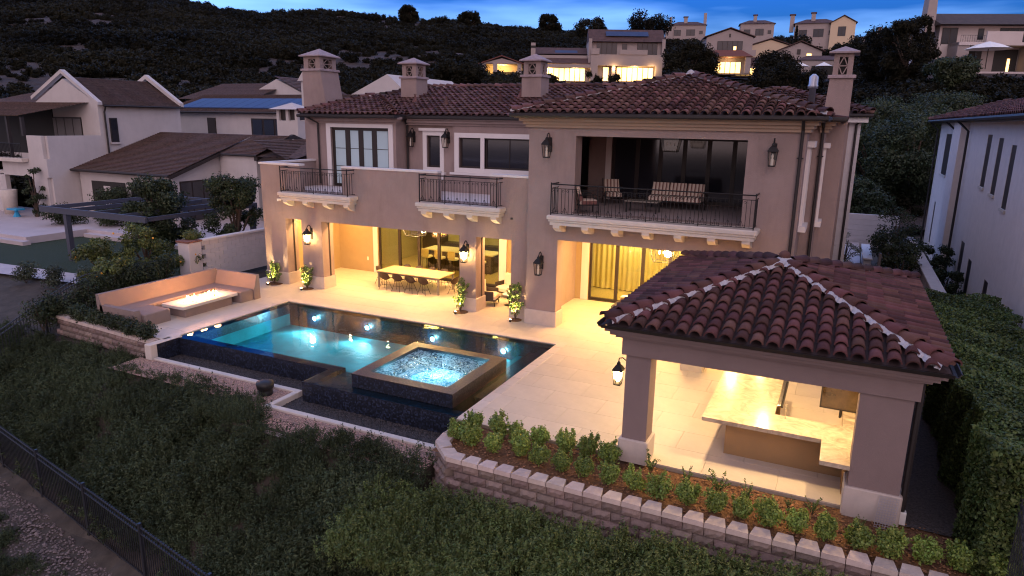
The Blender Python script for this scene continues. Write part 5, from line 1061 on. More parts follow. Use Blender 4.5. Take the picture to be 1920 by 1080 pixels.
for y in (16.8,21.2,29.4): RN(MB().tube([(6.4,y+.5,7.6),(6.86,y,7.1),(6.86,y,-1.2)],.055,6),'downspout',gutter_m)
pw = thing('boundary_wall','long plain rendered boundary wall with pale cap running beside the clipped hedge','wall',(5.2,6,0)); MB().box(5.1,5.4,-1.0,18,-.3,1.72).build('wall_body',mat('render_wall',(.36,.31,.29),.9,bump=.5,bscale=30,var=.15,stain=.3),pw); MB().bbox(5.04,5.46,-1.0,18,1.722,1.80,.02).build('cap',mat('wall_cap',(.48,.44,.42),.8,var=.1),pw); MB().box(5.0,5.5,-1.6,-1.0,-.3,1.5).build('end_pier',MATS['render_wall'],pw)
fw = thing('wooden_fence','short black wooden fence between the hedge and the pale house','fence',(6.2,4.6,0))
for i in range(13): MB().bbox(5.5+i*.115,5.605+i*.115,4.5,4.54,.2,1.5+.03*(i%2),.008).build('board',frame_m,fw)
MB().box(5.5,7.0,4.55,4.6,.5,.6).build('rail',frame_m,fw)
gw = thing('garden_wall','far grey block wall closing the side garden behind the villa','wall',(3.5,27,0)); 
for c in range(6): MB().bbox(1.8,5.3,27,27.2,-.3+c*.35,.04+c*.35,.01).build('stone_course',blockw,gw)
sw = thing('seat_wall','low white capped garden wall at the side of the villa','wall',(3.2,18,0)); MB().box(3.25,3.6,16.8,21.5,-.3,.62).build('wall_body',blockw,sw); MB().bbox(3.2,3.65,16.7,21.6,.622,.7,.01).build('cap',trim_w,sw); MB().bbox(1.9,3.25,16.2,16.5,-.3,.35,.01).build('step_block',stone,sw)
tag(MB().box(1.8,3.2,16.5,26.9,-.3,-.02).build('side_path',MATS['pale_paving']),kind='structure')
st_=mat('round_boulder',(.22,.22,.25),.8,var=.2)
for i,(x,y,r_) in enumerate(((5.75,9.6,.28),(6.1,9.0,.2),(6.4,10.2,.3),(6.6,9.2,.18))):
    m_=MB(); m_.lathe([(r_*.5,-.1),(r_*.9,0),(r_,r_*.3),(r_*.7,r_*.6),(r_*.2,r_*.72)],x,y,.0,10); top(m_,'boulder',st_,['larger grey boulder nearest the boundary wall','small grey boulder in front of the larger ones','large grey boulder furthest from the camera by the pale house','smallest grey boulder beside the pale house'][i],'boulder',(x,y,0),'boulders beside the black fence',smooth=True)
# ---------------------------------------------------------------- fences
def iron_fence(p,q,z0f,h,label,n_posts,sp=.11,loc=None):
    p,q=Vector(p),Vector(q); d=(q-p); Ln=d.length; d.normalize(); root=thing('iron_fence',label,'fence',(p.x,p.y,z0f(p.x,p.y)))
    def z(t): a=p+d*t; return z0f(a.x,a.y)
    pts=[i*Ln/12 for i in range(13)]; w0=wloc(root)
    for hh in (h,h-.16,.12): MB().tube([(p.x+d.x*t,p.y+d.y*t,z(t)+hh) for t in pts],.022,5).build('rail',fence_m,root)
    bm_=MB().tube([(0,0,.05),(0,0,h+.05)],.012,4).mesh('picket',fence_m); n=int(Ln/sp); rest=MB()
    for i in range(n):
        t=i*Ln/n; a=p+d*t
        if i<n-300: rest.tube([(a.x,a.y,z(t)+.05),(a.x,a.y,z(t)+h+.05)],.009,4); continue
        o=bpy.data.objects.new('picket',bm_); link(o); o.parent=root; o.location=Vector((a.x,a.y,z(t)))-w0
    if rest.v: tag(rest.build('picket_run',fence_m,root),kind='stuff')
    for i in range(n_posts+1):
        t=i*Ln/n_posts; a=p+d*t; MB().box(a.x-.035,a.x+.035,a.y-.035,a.y+.035,z(t)-.3,z(t)+h+.1).build('post',fence_m,root)
fence_m = mat('fence_paint',(.035,.037,.045),.35,metal=.3)
fz = lambda x,y: -3.34
iron_fence((-26.1,-10.5),(-6.0,-14.35),fz,1.42,'long black iron fence running down the dark slope at the lower left',7)
iron_fence((-24.4,-2.4),(-24.4,-12.6),lambda x,y: lerp(-3.3,-.3,(y+12.6)/6.5) if y<-6 else -.3,1.45,'black iron fence dropping downhill beside the orange trees on the left',4)
iron_fence((5.0,-13.5),(5.0,-5.2),lambda x,y: lerp(-2.9,-.1,(y+13.5)/3.6),1.6,'black iron fence at the lower right corner beside the hedge',3)
# ---------------------------------------------------------------- leaves, shrubs, trees
def leaves(clumps, size, aspect=.5, up_bias=.25, shell=.55):
    """clumps: (cx,cy,cz,rx,ry,rz,n). Returns one array of two-triangle leaves"""
    C_,N_=[],[]
    for cx,cy,cz,rx,ry,rz,n in clumps:
        u=rng.normal(size=(n,3)); u/=np.linalg.norm(u,axis=1)[:,None]; r=(shell+(1-shell)*rng.random(n))[:,None]**1.0
        bump=1+.18*np.sin(u[:,0:1]*5+cx*3)*np.sin(u[:,1:2]*6+cy*2+1)+.12*np.sin(u[:,2:3]*9+cz)
        C_.append(u*r*bump*np.array([rx,ry,rz])+np.array([cx,cy,cz])); nn=u*.8+rng.normal(size=(n,3))*.6+np.array([0,0,up_bias]); N_.append(nn/np.linalg.norm(nn,axis=1)[:,None])
    c=np.concatenate(C_); n=np.concatenate(N_); k=len(c); t=np.cross(n,rng.normal(size=(k,3))); t/=np.linalg.norm(t,axis=1)[:,None]; b=np.cross(n,t)
    s=(size*(.6+.8*rng.random(k)))[:,None]; A=t*s*.5; B=b*s*.5*aspect
    return np.stack([c-A,c+B-A*.1,c+A,c-B-A*.1],1)
def quads_mesh(name,Q,m):
    k=len(Q); me=bpy.data.meshes.new(name); me.vertices.add(k*4); me.loops.add(k*4); me.polygons.add(k)
    me.vertices.foreach_set('co',Q.reshape(-1).astype(np.float32)); me.loops.foreach_set('vertex_index',np.arange(k*4,dtype=np.int32)); me.polygons.foreach_set('loop_start',np.arange(0,k*4,4,dtype=np.int32))
    me.update(calc_edges=True); me.materials.append(m); return me
lf_hedge=leaf_mat('hedge_leaf',(.075,.11,.03),bvar=.45); lf_box=leaf_mat('shrub_leaf',(.17,.24,.045),spec=.5); lf_dark=leaf_mat('dark_leaf',(.038,.052,.023),bvar=.45); lf_jun=leaf_mat('slope_leaf',(.050,.066,.033),.025,.35,.15,.08,.7,.45); lf_hill=leaf_mat('chaparral_leaf',(.017,.0165,.010),.02,.22,.1,.05,.03,.55); lf_citrus=leaf_mat('citrus_leaf',(.10,.125,.03),spec=.5,bvar=.45); lf_young=leaf_mat('young_leaf',(.12,.18,.045),spec=.5); lf_olive=leaf_mat('grey_green_leaf',(.06,.075,.045))
bark=mat('bark',(.08,.055,.04),.95,bump=.8,bscale=12,var=.3)
def shrub_mesh(r,h,n,lf,size,seed):
    rr_=random.Random(seed); cl=[]
    for i in range(9):
        a=rr_.uniform(0,6.28); d=rr_.uniform(.2,.6)*r; zz=rr_.uniform(.35,.8)*h; q=rr_.uniform(.36,.48)*r; cl.append((math.cos(a)*d,math.sin(a)*d,zz,q,q,q*1.1,n//12))
    for i in range(12):
        a=rr_.uniform(0,6.28); d=rr_.uniform(.1,.75)*r; cl.append((math.cos(a)*d,math.sin(a)*d,h*rr_.uniform(.75,1.02),.04,.04,.10,n//90))
    cl.append((0,0,.45*h,.6*r,.6*r,.45*h,n//4)); Q=leaves(cl,size,.55,.4,.3); Q[:,:,2]=np.maximum(Q[:,:,2],.01); return quads_mesh('foliage',Q,lf)
def stems(h,r,k=5,seed=0):
    m_=MB(); q=random.Random(seed)
    for i in range(k): a=q.uniform(0,6.28); m_.tube([(0,0,-.05),(math.cos(a)*r*.3,math.sin(a)*r*.3,h*.4),(math.cos(a)*r*.6,math.sin(a)*r*.6,h*.8)],[.012,.009,.004],4)
    return m_.mesh('stem',bark)
sv=[(shrub_mesh(.30,.46,3000,lf_box,.055,s),stems(.42,.3,5,s)) for s in (1,2,3,4)]
ordn=['first','second','third','fourth','fifth','sixth','seventh','eighth','ninth','tenth','eleventh','twelfth','thirteenth','fourteenth','fifteenth','sixteenth','seventeenth','eighteenth','nineteenth','twentieth','twenty-first']
def shrub(x,y,z,s,label,grp,k,name='shrub',cat='shrub',zs=1.0):
    r_=thing(name,label,cat,(x,y,z),grp,random.uniform(0,6.28)); me,stm=sv[k%len(sv)]
    for n_,mm in (('foliage',me),('stem',stm)): o=bpy.data.objects.new(n_,mm); link(o); o.parent=r_
    r_.scale=(s,s,s*zs); return r_
for i,(x,y) in enumerate(((-5.55,-8.7),(-4.85,-8.72),(-4.4,-8.75),(-3.8,-8.75),(-3.15,-8.75),(-2.62,-8.7),(-2.1,-8.78))): shrub(x,y,-.08,random.uniform(.9,1.1),'%s shrub from the left in the row along the patio edge'%ordn[i],'clipped shrubs in the planter',i)
front=[(-5.62,-9.3),(-5.2,-9.45),(-4.6,-9.5),(-4.0,-9.35),(-3.45,-9.55),(-2.9,-9.55),(-2.4,-9.6),(-1.85,-9.65),(-1.3,-9.62),(-.78,-9.7),(-.2,-9.68),(.32,-9.72),(.82,-9.7),(1.3,-9.75),(1.8,-9.72),(2.3,-9.75),(2.82,-9.78),(3.35,-9.78),(3.85,-9.72),(4.35,-9.65),(4.85,-9.6)]
for i,(x,y) in enumerate(front): shrub(x,y,-.08,random.uniform(.9,1.12),'%s shrub from the left in the row behind the retaining wall'%ordn[i],'clipped shrubs in the planter',i+1)
def sprig_mesh(h,n,seed,lf=lf_young,size=.055):
    q=random.Random(seed); cl=[]; m_=MB()
    for i in range(7):
        a=q.uniform(0,6.28); rr_=q.uniform(.08,.3); hh=h*q.uniform(.6,1); pts=[(0,0,0),(math.cos(a)*rr_*.4,math.sin(a)*rr_*.4,hh*.5),(math.cos(a)*rr_,math.sin(a)*rr_,hh)]; m_.tube(pts,[.008,.006,.003],4)
        for k in range(9): t=.35+.65*k/8; cl.append((math.cos(a)*rr_*t*t,math.sin(a)*rr_*t*t,hh*t,.035,.035,.03,n))
    return quads_mesh('foliage',leaves(cl,size,.5,.5,.5),lf),m_.mesh('stem',bark)
sp_=[sprig_mesh(.55,4,s) for s in (1,2,3)]
for i,(x,y,s) in enumerate(((-1.15,-8.85,1),(-.35,-9.05,.9),(.3,-9.05,1.05),(.85,-9.0,.75),(1.6,-8.9,.45),(2.05,-8.95,.7),(2.9,-9.1,.5),(-2.0,-9.1,.6))):
    r_=thing('young_plant','%s slender young plant from the left at the foot of the pavilion'%ordn[i],'plant',(x,y,-.08),'slender young plants by the pavilion',random.uniform(0,6)); r_.scale=(s,s,s)
    for n_,mm in zip(('foliage','stem'),sp_[i%3]): o=bpy.data.objects.new(n_,mm); link(o); o.parent=r_
# lit plants at the piers, with ground spotlights
uplit=[(-20.55,.15,.62,1.0,'wide leafy shrub lit from below at the left end of the villa'),(-18.62,.12,.45,1.15,'slim leafy plant lit from below at the second loggia pier'),(-10.95,.10,.50,1.5,'tall leafy plant lit from below in front of the pier between table and lounge chair'),(-8.62,.13,.42,1.45,'tall leafy plant lit from below at the corner of the right section')]
for i,(x,y,r0,h,lb) in enumerate(uplit):
    q=random.Random(i+40); cl=[]; m_=MB()
    for k in range(16):
        a=q.uniform(0,6.28); rr_=q.uniform(.05,r0*.75); hh=h*q.uniform(.35,1); m_.tube([(0,0,0),(math.cos(a)*rr_*.4,math.sin(a)*rr_*.3,hh*.5),(math.cos(a)*rr_,math.sin(a)*rr_*.5,hh)],[.012,.008,.003],4)
        for t in (.45,.7,.9,1): cl.append((math.cos(a)*rr_*t,math.sin(a)*rr_*t*.5,hh*t,.10,.08,.08,14))
    r_=thing('uplit_plant',lb,'plant',(x,y,0),'plants lit from the ground'); 
    for n_,mm in (('foliage',quads_mesh('foliage',leaves(cl,.085,.6,.3,.4),lf_young)),('stem',m_.mesh('stem',bark))): o=bpy.data.objects.new(n_,mm); link(o); o.parent=r_
    MB().lathe([(r0*.6,.002),(r0*.6,.012)],x,y,0,12).build('soil_pocket',soil_m,r_)
    gx_=x-.05; gs_=thing('ground_spotlight',['small brass ground spotlight','small ground spotlight','low ground spotlight','short ground spotlight'][i]+' in front of the '+lb.split(' lit')[0],'spotlight',(gx_,y-.32,0),'ground spotlights'); MB().lathe([(.04,0),(.045,.09),(.05,.1)],gx_,y-.32,0,10).build('housing',gutter_m,gs_); MB().lathe([(.04,.101),(.035,.105)],gx_,y-.32,0,10).build('lens',bulb_on,gs_)
    l=bpy.data.lights.new('ground_spot','SPOT'); l.energy=LAMP*230; l.color=(1,.68,.28); l.spot_size=R(80); l.spot_blend=.7; l.shadow_soft_size=.03; lo=bpy.data.objects.new('ground_spot',l); link(lo); lo.location=(gx_,y-.30,.13); lo.rotation_euler=(R(180-22),0,0)
def tree(label,x,y,z,h,r,lf=lf_dark,size=.12,n=9000,cat='tree',name='tree',grp=None,th=.3,nclump=26,flat=.8,fruit=0,aspect=.55):
    q=random.Random(hash((round(x,2),round(y,2)))&0xffff); root=thing(name,label,cat,(x,y,z),grp)
    cl=[]; tr=MB().tube([(0,0,-.3),(.05*h*.1,0,h*.25),(0,.03*h,h*.5),(.02*h,0,h*.72)],[.035*h,.026*h,.017*h,.008*h],7)
    for i in range(nclump):
        a=q.uniform(0,6.28); f=q.random(); zz=h*(th+(1-th)*f*.92); rad=r*math.sin(math.pi*min(1,.18+.75*(1-f)))*q.uniform(.45,.95); c_=(math.cos(a)*rad,math.sin(a)*rad,zz); s=r*q.uniform(.22,.42)
        cl.append((*c_,s,s,s*flat,n//nclump)); 
        if i%3==0: tr.tube([(0,0,h*th*.8+h*.3*f),(c_[0]*.6,c_[1]*.6,zz-.05*h),c_],[.013*h,.008*h,.002*h],5)
    tr.build('trunk',bark,root,local=True); o=bpy.data.objects.new('crown',quads_mesh('crown',leaves(cl,size,aspect,.25,.45),lf)); link(o); o.parent=root
    for i in range(fruit):
        a=q.uniform(-2.6,-.2); zz=h*q.uniform(.3,.85); MB().lathe([(.01,-.045),(.04,-.02),(.045,.01),(.025,.04),(.005,.046)],math.cos(a)*r*.92,math.sin(a)*r*.92,zz,8).build('orange_fruit',orange_m,root,local=True,smooth=True)
    return root
orange_m = mat('orange_skin',(.75,.36,.04),.45)
tree('bushy dark tree standing in front of the pergola',-30.3,2.0,-.2,4.4,1.7,n=30000,size=.13,nclump=56,th=.08)
tree('forked dark evergreen tree beside the villa and the neighbour gable',-25.7,3.0,-.2,4.9,1.35,n=24000,size=.12,nclump=52,th=.06)
for i,(x,y,h,r,f) in enumerate(((-26.3,-3.9,2.3,1.0,5),(-26.0,-2.0,2.8,1.25,4),(-24.9,-.9+.2,2.4,.95,7),(-24.5,-4.6,1.9,.85,3))):
    tree(['leftmost small orange tree behind the iron fence','tallest orange tree in the middle of the group behind the bench','orange tree with most fruit beside the white pillar','lowest orange tree right behind the back of the bench'][i],x,y,-.2,h,r,lf=lf_citrus,size=.10,n=9000,name='orange_tree',grp='orange trees behind the fire pit bench',th=.12,fruit=f)
def bushrow(label,pts,r,h,n,lf,size,name='shrub',cat='shrub',grp=None):
    for i,(x,y,z) in enumerate(pts):
        q=random.Random(i*7+int(x*10)); cl=[(q.uniform(-.5,.5)*r,q.uniform(-.5,.5)*r,h*q.uniform(.3,.75),r*.5,r*.5,h*.35,n//9) for k in range(9)]
        root=thing(name,label[i] if isinstance(label,list) else label,cat,(x,y,z),grp); o=bpy.data.objects.new('foliage',quads_mesh('foliage',leaves(cl,size,.55,.3,.4),lf)); link(o); o.parent=root
        o=bpy.data.objects.new('stem',stems(h,r,5,i)); link(o); o.parent=root
lr=['%s low dark shrub from the left above the short block wall'%ordn[i] for i in range(8)]
bushrow(lr,[(-22.9+i*.62,-7.25+(-.06*i),-.1) for i in range(8)],.42,.6,1500,lf_dark,.07,grp='low shrubs left of the pool')
bushrow(['%s flowering bush from the left beside the garden path'%ordn[i] for i in range(5)],[(-31+i*1.7,-4.4+i*.35,-.2) for i in range(5)],.75,.9,1500,lf_olive,.09,grp='bushes by the garden path')
bushrow(['%s dark bush uphill along the left iron fence'%ordn[i] for i in range(7)],[(-23.9,-7.9+i*.0+i*.85,-.5+.1*i) for i in range(7)],.7,1.5,2200,lf_dark,.09,grp='bushes along the left fence')
bushrow(['wide clipped dark hedge ball at the corner of the neighbour terrace','second clipped dark hedge in front of the low wing','round dark shrub by the neighbour porch'],[(-43.6,5.2,.2),(-40.5,6.4,.2),(-42.2,8.0,1.2)],1.5,1.3,4500,lf_dark,.12,grp='clipped shrubs on the neighbour terrace')
tree('narrow climbing plant on the corner of the white arch',-48.2,6.3,.28,3.6,.7,n=3000,size=.12,th=.02)
# clipped hedge at the right: one thing
hq=[]; n=60000; 
def hedge_box(x0,x1,y0,y1,z0,z1,n,size):
    k=rng.random((n,3)); f=rng.random(n); P=np.empty((n,3)); P[:,0]=x0+(x1-x0)*k[:,0]; P[:,1]=y0+(y1-y0)*k[:,1]; P[:,2]=z0+(z1-z0)*k[:,2]
    at=(y1-y0)*(x1-x0); aw=(y1-y0)*(z1-z0); ae=(x1-x0)*(z1-z0); pr_=np.array([at,aw,aw*.3,ae]); pr_=np.cumsum(pr_/pr_.sum()); N_=np.zeros((n,3)); dep=rng.random(n)**2*.22
    a=f<pr_[0]; P[a,2]=z1-dep[a]; N_[a,2]=1; b=(f>=pr_[0])&(f<pr_[1]); P[b,0]=x0+dep[b]; N_[b,0]=-1; c=(f>=pr_[1])&(f<pr_[2]); P[c,0]=x1-dep[c]; N_[c,0]=1; d=f>=pr_[2]; P[d,1]=y0+dep[d]; N_[d,1]=-1
    und=.10*np.sin(P[:,1]*2.1+P[:,0])+.07*np.sin(P[:,1]*5.3+P[:,2]*3); P[:,0]+=und; P[:,2]+=.06*np.sin(P[:,1]*3.1+P[:,0]*4)
    N_+=rng.normal(size=(n,3))*.55; N_/=np.linalg.norm(N_,axis=1)[:,None]; t=np.cross(N_,rng.normal(size=(n,3))); t/=np.linalg.norm(t,axis=1)[:,None]; bb=np.cross(N_,t); s=(size*(.6+.8*rng.random(n)))[:,None]
    return np.stack([P-t*s*.5,P+bb*s*.28,P+t*s*.5,P-bb*s*.28],1)
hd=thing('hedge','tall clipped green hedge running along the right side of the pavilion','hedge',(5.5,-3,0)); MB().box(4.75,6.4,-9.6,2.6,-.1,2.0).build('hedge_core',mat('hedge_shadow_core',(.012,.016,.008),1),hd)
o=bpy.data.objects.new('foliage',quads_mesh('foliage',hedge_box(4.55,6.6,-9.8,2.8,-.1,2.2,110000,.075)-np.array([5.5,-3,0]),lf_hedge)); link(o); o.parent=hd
# side garden and the wooded slope behind on the right
sg=[(4.4,9.5,3.0,.9),(4.3,13.5,3.3,1.1),(4.6,17.5,3.6,1.2),(4.2,6.8,2.0,.6),(6.3,11.5,1.6,.7),(6.2,14.8,2.2,.8)]
for i,(x,y,h,r) in enumerate(sg): tree(['dark leafy shrub tree inside the boundary wall nearest the pavilion','broad dark shrub tree in the middle of the side garden','tall dark shrub tree furthest back inside the boundary wall','small low shrub at the foot of the boundary wall','pink flowering bush between boulders and pale house','dense bush between boundary wall and pale house'][i],x,y,-.2,h,r,n=5000,size=.10,th=.08,cat='shrub',name='garden_shrub',lf=lf_hedge if i in (3,) else lf_dark)
tree('white flowering bush beside the white block wing of the villa',2.4,17.3,-.1,2.2,.7,lf=leaf_mat('white_blossom',(.25,.27,.22)),n=2500,size=.07,th=.1,cat='shrub',name='flowering_bush')
# ---------------------------------------------------------------- scatter for what nobody can count
def scatter(name,pts,scl,insts,m,label):
    me=bpy.data.meshes.new(name); me.from_pydata([tuple(p) for p in pts],[],[]); o=bpy.data.objects.new(name,me); link(o)
    at=me.attributes.new('sc','FLOAT','POINT'); at.data.foreach_set('value',np.array(scl,dtype=np.float32)); r_=me.attributes.new('rz','FLOAT','POINT'); r_.data.foreach_set('value',(rng.random(len(pts))*6.28).astype(np.float32)); ix=me.attributes.new('ix','INT','POINT'); ix.data.foreach_set('value',rng.integers(0,len(insts),len(pts)).astype(np.int32))
    ng=bpy.data.node_groups.new(name,'GeometryNodeTree'); ng.interface.new_socket('Geometry',in_out='INPUT',socket_type='NodeSocketGeometry'); ng.interface.new_socket('Geometry',in_out='OUTPUT',socket_type='NodeSocketGeometry')
    gi=N(ng,'NodeGroupInput'); go=N(ng,'NodeGroupOutput'); jn=N(ng,'GeometryNodeJoinGeometry')
    def attr(n_,ty): a=N(ng,'GeometryNodeInputNamedAttribute'); a.data_type=ty; a.inputs[0].default_value=n_; return a.outputs[0]
    s_=attr('sc','FLOAT'); rz=attr('rz','FLOAT'); iz=attr('ix','INT'); cx=N(ng,'ShaderNodeCombineXYZ'); L(ng,rz,cx.inputs[2]); eu=N(ng,'FunctionNodeEulerToRotation'); L(ng,cx.outputs[0],eu.inputs[0])
    for k,ob in enumerate(insts):
        cmp=N(ng,'FunctionNodeCompare'); cmp.data_type='INT'; cmp.operation='EQUAL'; L(ng,iz,cmp.inputs[2]); cmp.inputs[3].default_value=k
        oi=N(ng,'GeometryNodeObjectInfo'); oi.inputs['Object'].default_value=ob; ip=N(ng,'GeometryNodeInstanceOnPoints')
        L(ng,gi.outputs[0],ip.inputs['Points']); L(ng,cmp.outputs[0],ip.inputs['Selection']); L(ng,oi.outputs['Geometry'],ip.inputs['Instance']); L(ng,eu.outputs[0],ip.inputs['Rotation']); L(ng,s_,ip.inputs['Scale']); L(ng,ip.outputs[0],jn.inputs[0])
    L(ng,jn.outputs[0],go.inputs[0]); md=o.modifiers.new('scatter','NODES'); md.node_group=ng; tag(o,label,kind='stuff'); return o
def proto(name,me): o=bpy.data.objects.new(name,me); link(o); o.hide_render=True; o.location=(0,0,-200); tag(o,kind='helper'); return o
def tuft(seed,n=1000,lf=lf_jun,size=.062):
    q=random.Random(seed); cl=[]
    for k in range(16):
        a=q.uniform(0,6.28); d=q.uniform(0,.42); h=q.uniform(.18,.5)*(1.15-d); cl.append((math.cos(a)*d,math.sin(a)*d,h,.13,.13,.14,n//20))
    for k in range(10): a=q.uniform(0,6.28); d=q.uniform(0,.45); cl.append((math.cos(a)*d,math.sin(a)*d,q.uniform(.45,.68)*(1.1-d*.6),.025,.025,.10,8))
    return quads_mesh('tuft',leaves(cl,size,.32,.5,.2),lf)
tf=[proto('tuft_source',tuft(s)) for s in (1,2,3,4)]
pts,scl=[],[]
def fence_y(x): return -10.5-(x+26.1)*.1915
for i in range(9000):
    x=random.uniform(-34,13); y=random.uniform(-21,-7.6); ys=slope_start(x)
    if y>ys-(.05 if x<-18.3 else -.02 if x<-12.4 else -.22 if x<-6.3 else .6): continue
    if y<fence_y(x)+.35 and x<-4: continue
    if x>4.3 and y>-11.2: continue
    d=ys-y; nn=.5+.5*vnoise(x,y,1.6,4); s=(.8+.85*nn)*(1.0 if d>.9 else .72+.3*max(0,d))
    pts.append((x,y,H(x,y)-.12)); scl.append(s)
for i in range(1500):
    x=random.uniform(-26,-4); y=fence_y(x)-random.uniform(1.15,6)
    if y<-22: continue
    pts.append((x,y,H(x,y)-.12)); scl.append(random.uniform(.4,.75))
for i in range(40):
    x=random.uniform(-13.2,-11.6); y=random.uniform(-10.4,-9.55); pts.append((x,y,-.62)); scl.append(random.uniform(.6,.95))
print('tufts',len(pts))
scatter('slope_shrubs',pts,scl,tf,None,'dense dark green groundcover shrubs covering the slope below the pool')
# lighter sprays at the foot of the retaining wall
tf2=[proto('light_tuft_source',tuft(s,420,leaf_mat('bright_slope_leaf',(.10,.135,.04),.03,.4,.25,.3),.07)) for s in (8,9)]
pts,scl=[],[]
for i in range(1100):
    x=random.uniform(-6.8,4.6); y=random.uniform(-12.8,-10.85)
    k=max(0,min(1,(x+5)/7)); pts.append((x,y,-.95+.18*k-.25*(-10.85-y))); scl.append(random.uniform(.8,1.2)*(.8+.3*k))
scatter('light_shrubs',pts,scl,tf2,None,'lighter green shrubs growing at the foot of the long block wall')
# dirt and stones below the fence
pebbles('slope_stones',[(-26,-8,-17.5,-12.5,-3.9)],10,.05,pale,'scattered pale stones')
vs=[]
o_=bpy.data.objects.get('slope_stones'); bpy.data.objects.remove(o_)
vs,fs=[],[]
for i in range(4200):
    x=random.uniform(-26,-7); off=random.gauss(.5,.35); y=fence_y(x)-.3-abs(off); z=hn(x,y)+.01; s=random.uniform(.015,.05) if random.random()<.985 else random.uniform(.05,.08); n0=len(vs); a=random.uniform(0,6.28)
    for p in ((0,0,.8),(1,0,.1),(.3,.9,.1),(-.8,.5,.1),(-.8,-.6,.1),(.3,-.9,.1)): vs.append((x+s*(p[0]*math.cos(a)-p[1]*math.sin(a)),y+s*(p[0]*math.sin(a)+p[1]*math.cos(a)),z+s*p[2]))
    fs+=[(n0,n0+1,n0+2),(n0,n0+2,n0+3),(n0,n0+3,n0+4),(n0,n0+4,n0+5),(n0,n0+5,n0+1)]
tag(MB().add(vs,fs).build('slope_stones',mat('slope_stone',(.13,.105,.10),.9,rnd=.5)),'loose pale stones on the bare ground below the iron fence',kind='stuff')
# hillside chaparral
CLEAR=[(-43.6,129.6,11,14),(-56,124,9,14),(-68.1,117.9,7,14),(-25.7,150.3,8,14),(-11,162,9,20),(-20,162,9,16),(23,113,16,18),(-67,297,12,14),(-37,288,10,14),(-8,242,14,14)]
def blob(seed,n=260,lf=lf_hill,size=.42):
    q=random.Random(seed); cl=[(0,0,.42,.62,.62,.42,n//3)]
    for k in range(7): a=q.uniform(0,6.28); d=q.uniform(.2,.75); cl.append((math.cos(a)*d,math.sin(a)*d,q.uniform(.3,.75),.34,.34,.3,n//10))
    return quads_mesh('bush',leaves(cl,size,.7,.3,.35),lf)
bl_=[proto('hill_bush_source',blob(s,900,lf_hill,.17)) for s in (1,2,3)]
pts,scl=[],[]
for i in range(44000):
    D=52+(400-52)*random.random()**.8; c=random.uniform(-1.0,.95); x=CAM.x+fwd.x*D+rt0.x*D*c; y=CAM.y+fwd.y*D+rt0.y*D*c; px=960+1286*c/1.0
    dens=vnoise(x,y,26,9)+.6*vnoise(x,y,9,2)
    if dens<-.35 and px<1150 and random.random()<.72: continue
    if px<950 and dens<-.1 and random.random()<.5: continue
    s=(.55+1.5*random.random()**2.5)*(1+D/300)
    if any(abs(x-a)<r_ and -b2<(y-b)<6 for a,b,r_,b2 in CLEAR): continue
    pts.append((x,y,hillz(x,y)-.15*s)); scl.append(s)
scatter('hillside_scrub',pts,scl,bl_,None,'dark chaparral scrub covering the hillside behind the houses')
print('hill bushes',len(pts))
# ---------------------------------------------------------------- houses up the hill
far_glass = mat('far_window_glass',(.012,.015,.025),.25,spec=.4)
lit_win = mat('lit_window',(1,.8,.45),.6,emit=((1,.55,.16),2.0)); 
def at(px,D,py=150):
    dx=(px-960)/1286*D; v=Vector((CAM.x+fwd.x*D/1+rt0.x*dx, CAM.y+fwd.y*D+rt0.y*dx)); return v
class Far:
    """a house on the hill with its own axes turned towards the valley"""
    def __init__(s,label,x,y,z,rz): s.r=thing('hillside_house',label,'house',(x,y,z),None,rz)
    def box(s,n,m,*a,p=None): return MB().box(*a).build(n,m,p or s.r,local=True)
    def gable(s,n,m,x0,x1,y0,y1,z0,ze,zr): return gable_prism(x0,x1,y0,y1,z0,ze,zr).build(n,m,s.r,local=True)
    def roof(s,x0,x1,y0,y1,ze,zr,m=None,o=.5,hip=True):
        cx=(y0+y1)/2; h=(y1-y0)/2 if hip else 0; a,b=x0-o,x1+o; c,d=y0-o,y1+o
        return MB().add([(a,c,ze),(b,c,ze),(b,d,ze),(a,d,ze),(a+h,cx,zr),(b-h,cx,zr)],[(0,3,2,1),(0,1,5,4),(1,2,5),(2,3,4,5),(3,0,4)]).build('roof',m or far_tile,s.r,local=True)
    def groof(s,x0,x1,y0,y1,ze,zr,o=.4,m=None):
        xm=(x0+x1)/2; t=.2; k=(zr-ze)/(xm-x0); e=ze-k*o
        return MB().add([(x0-o,y0-o,e),(xm,y0-o,zr),(x1+o,y0-o,e),(x0-o,y1,e),(xm,y1,zr),(x1+o,y1,e),(x0-o,y0-o,e+t),(xm,y0-o,zr+t),(x1+o,y0-o,e+t),(x0-o,y1,e+t),(xm,y1,zr+t),(x1+o,y1,e+t)],[(6,7,10,9),(7,8,11,10),(0,1,7,6),(1,2,8,7),(0,6,9,3),(2,5,11,8)]).build('roof',m or far_tile,s.r,local=True)
    def win(s,x0,x1,y,z0,z1,n=1,lit=False):
        f=s.box('window',frame_m,x0,x1,y-.06,y-.01,z0,z1); w_=(x1-x0)/n
        for i in range(n): MB().box(x0+i*w_+.08,x0+(i+1)*w_-.08,y-.09,y-.061,z0+.08,z1-.08).build('pane',lit_win if lit else far_glass,f,local=True)
    def lamp(s,x,y,z,p,col=(1,.6,.25)):
        l=bpy.data.lights.new('house_light','POINT'); l.energy=LAMP*p; l.color=col; l.shadow_soft_size=.2; lo=bpy.data.objects.new('house_light',l); link(lo); M_=Matrix.Translation(s.r.location)@Matrix.Rotation(s.r.rotation_euler.z,4,'Z'); lo.location=M_@Vector((x,y,z))
RZ=.42
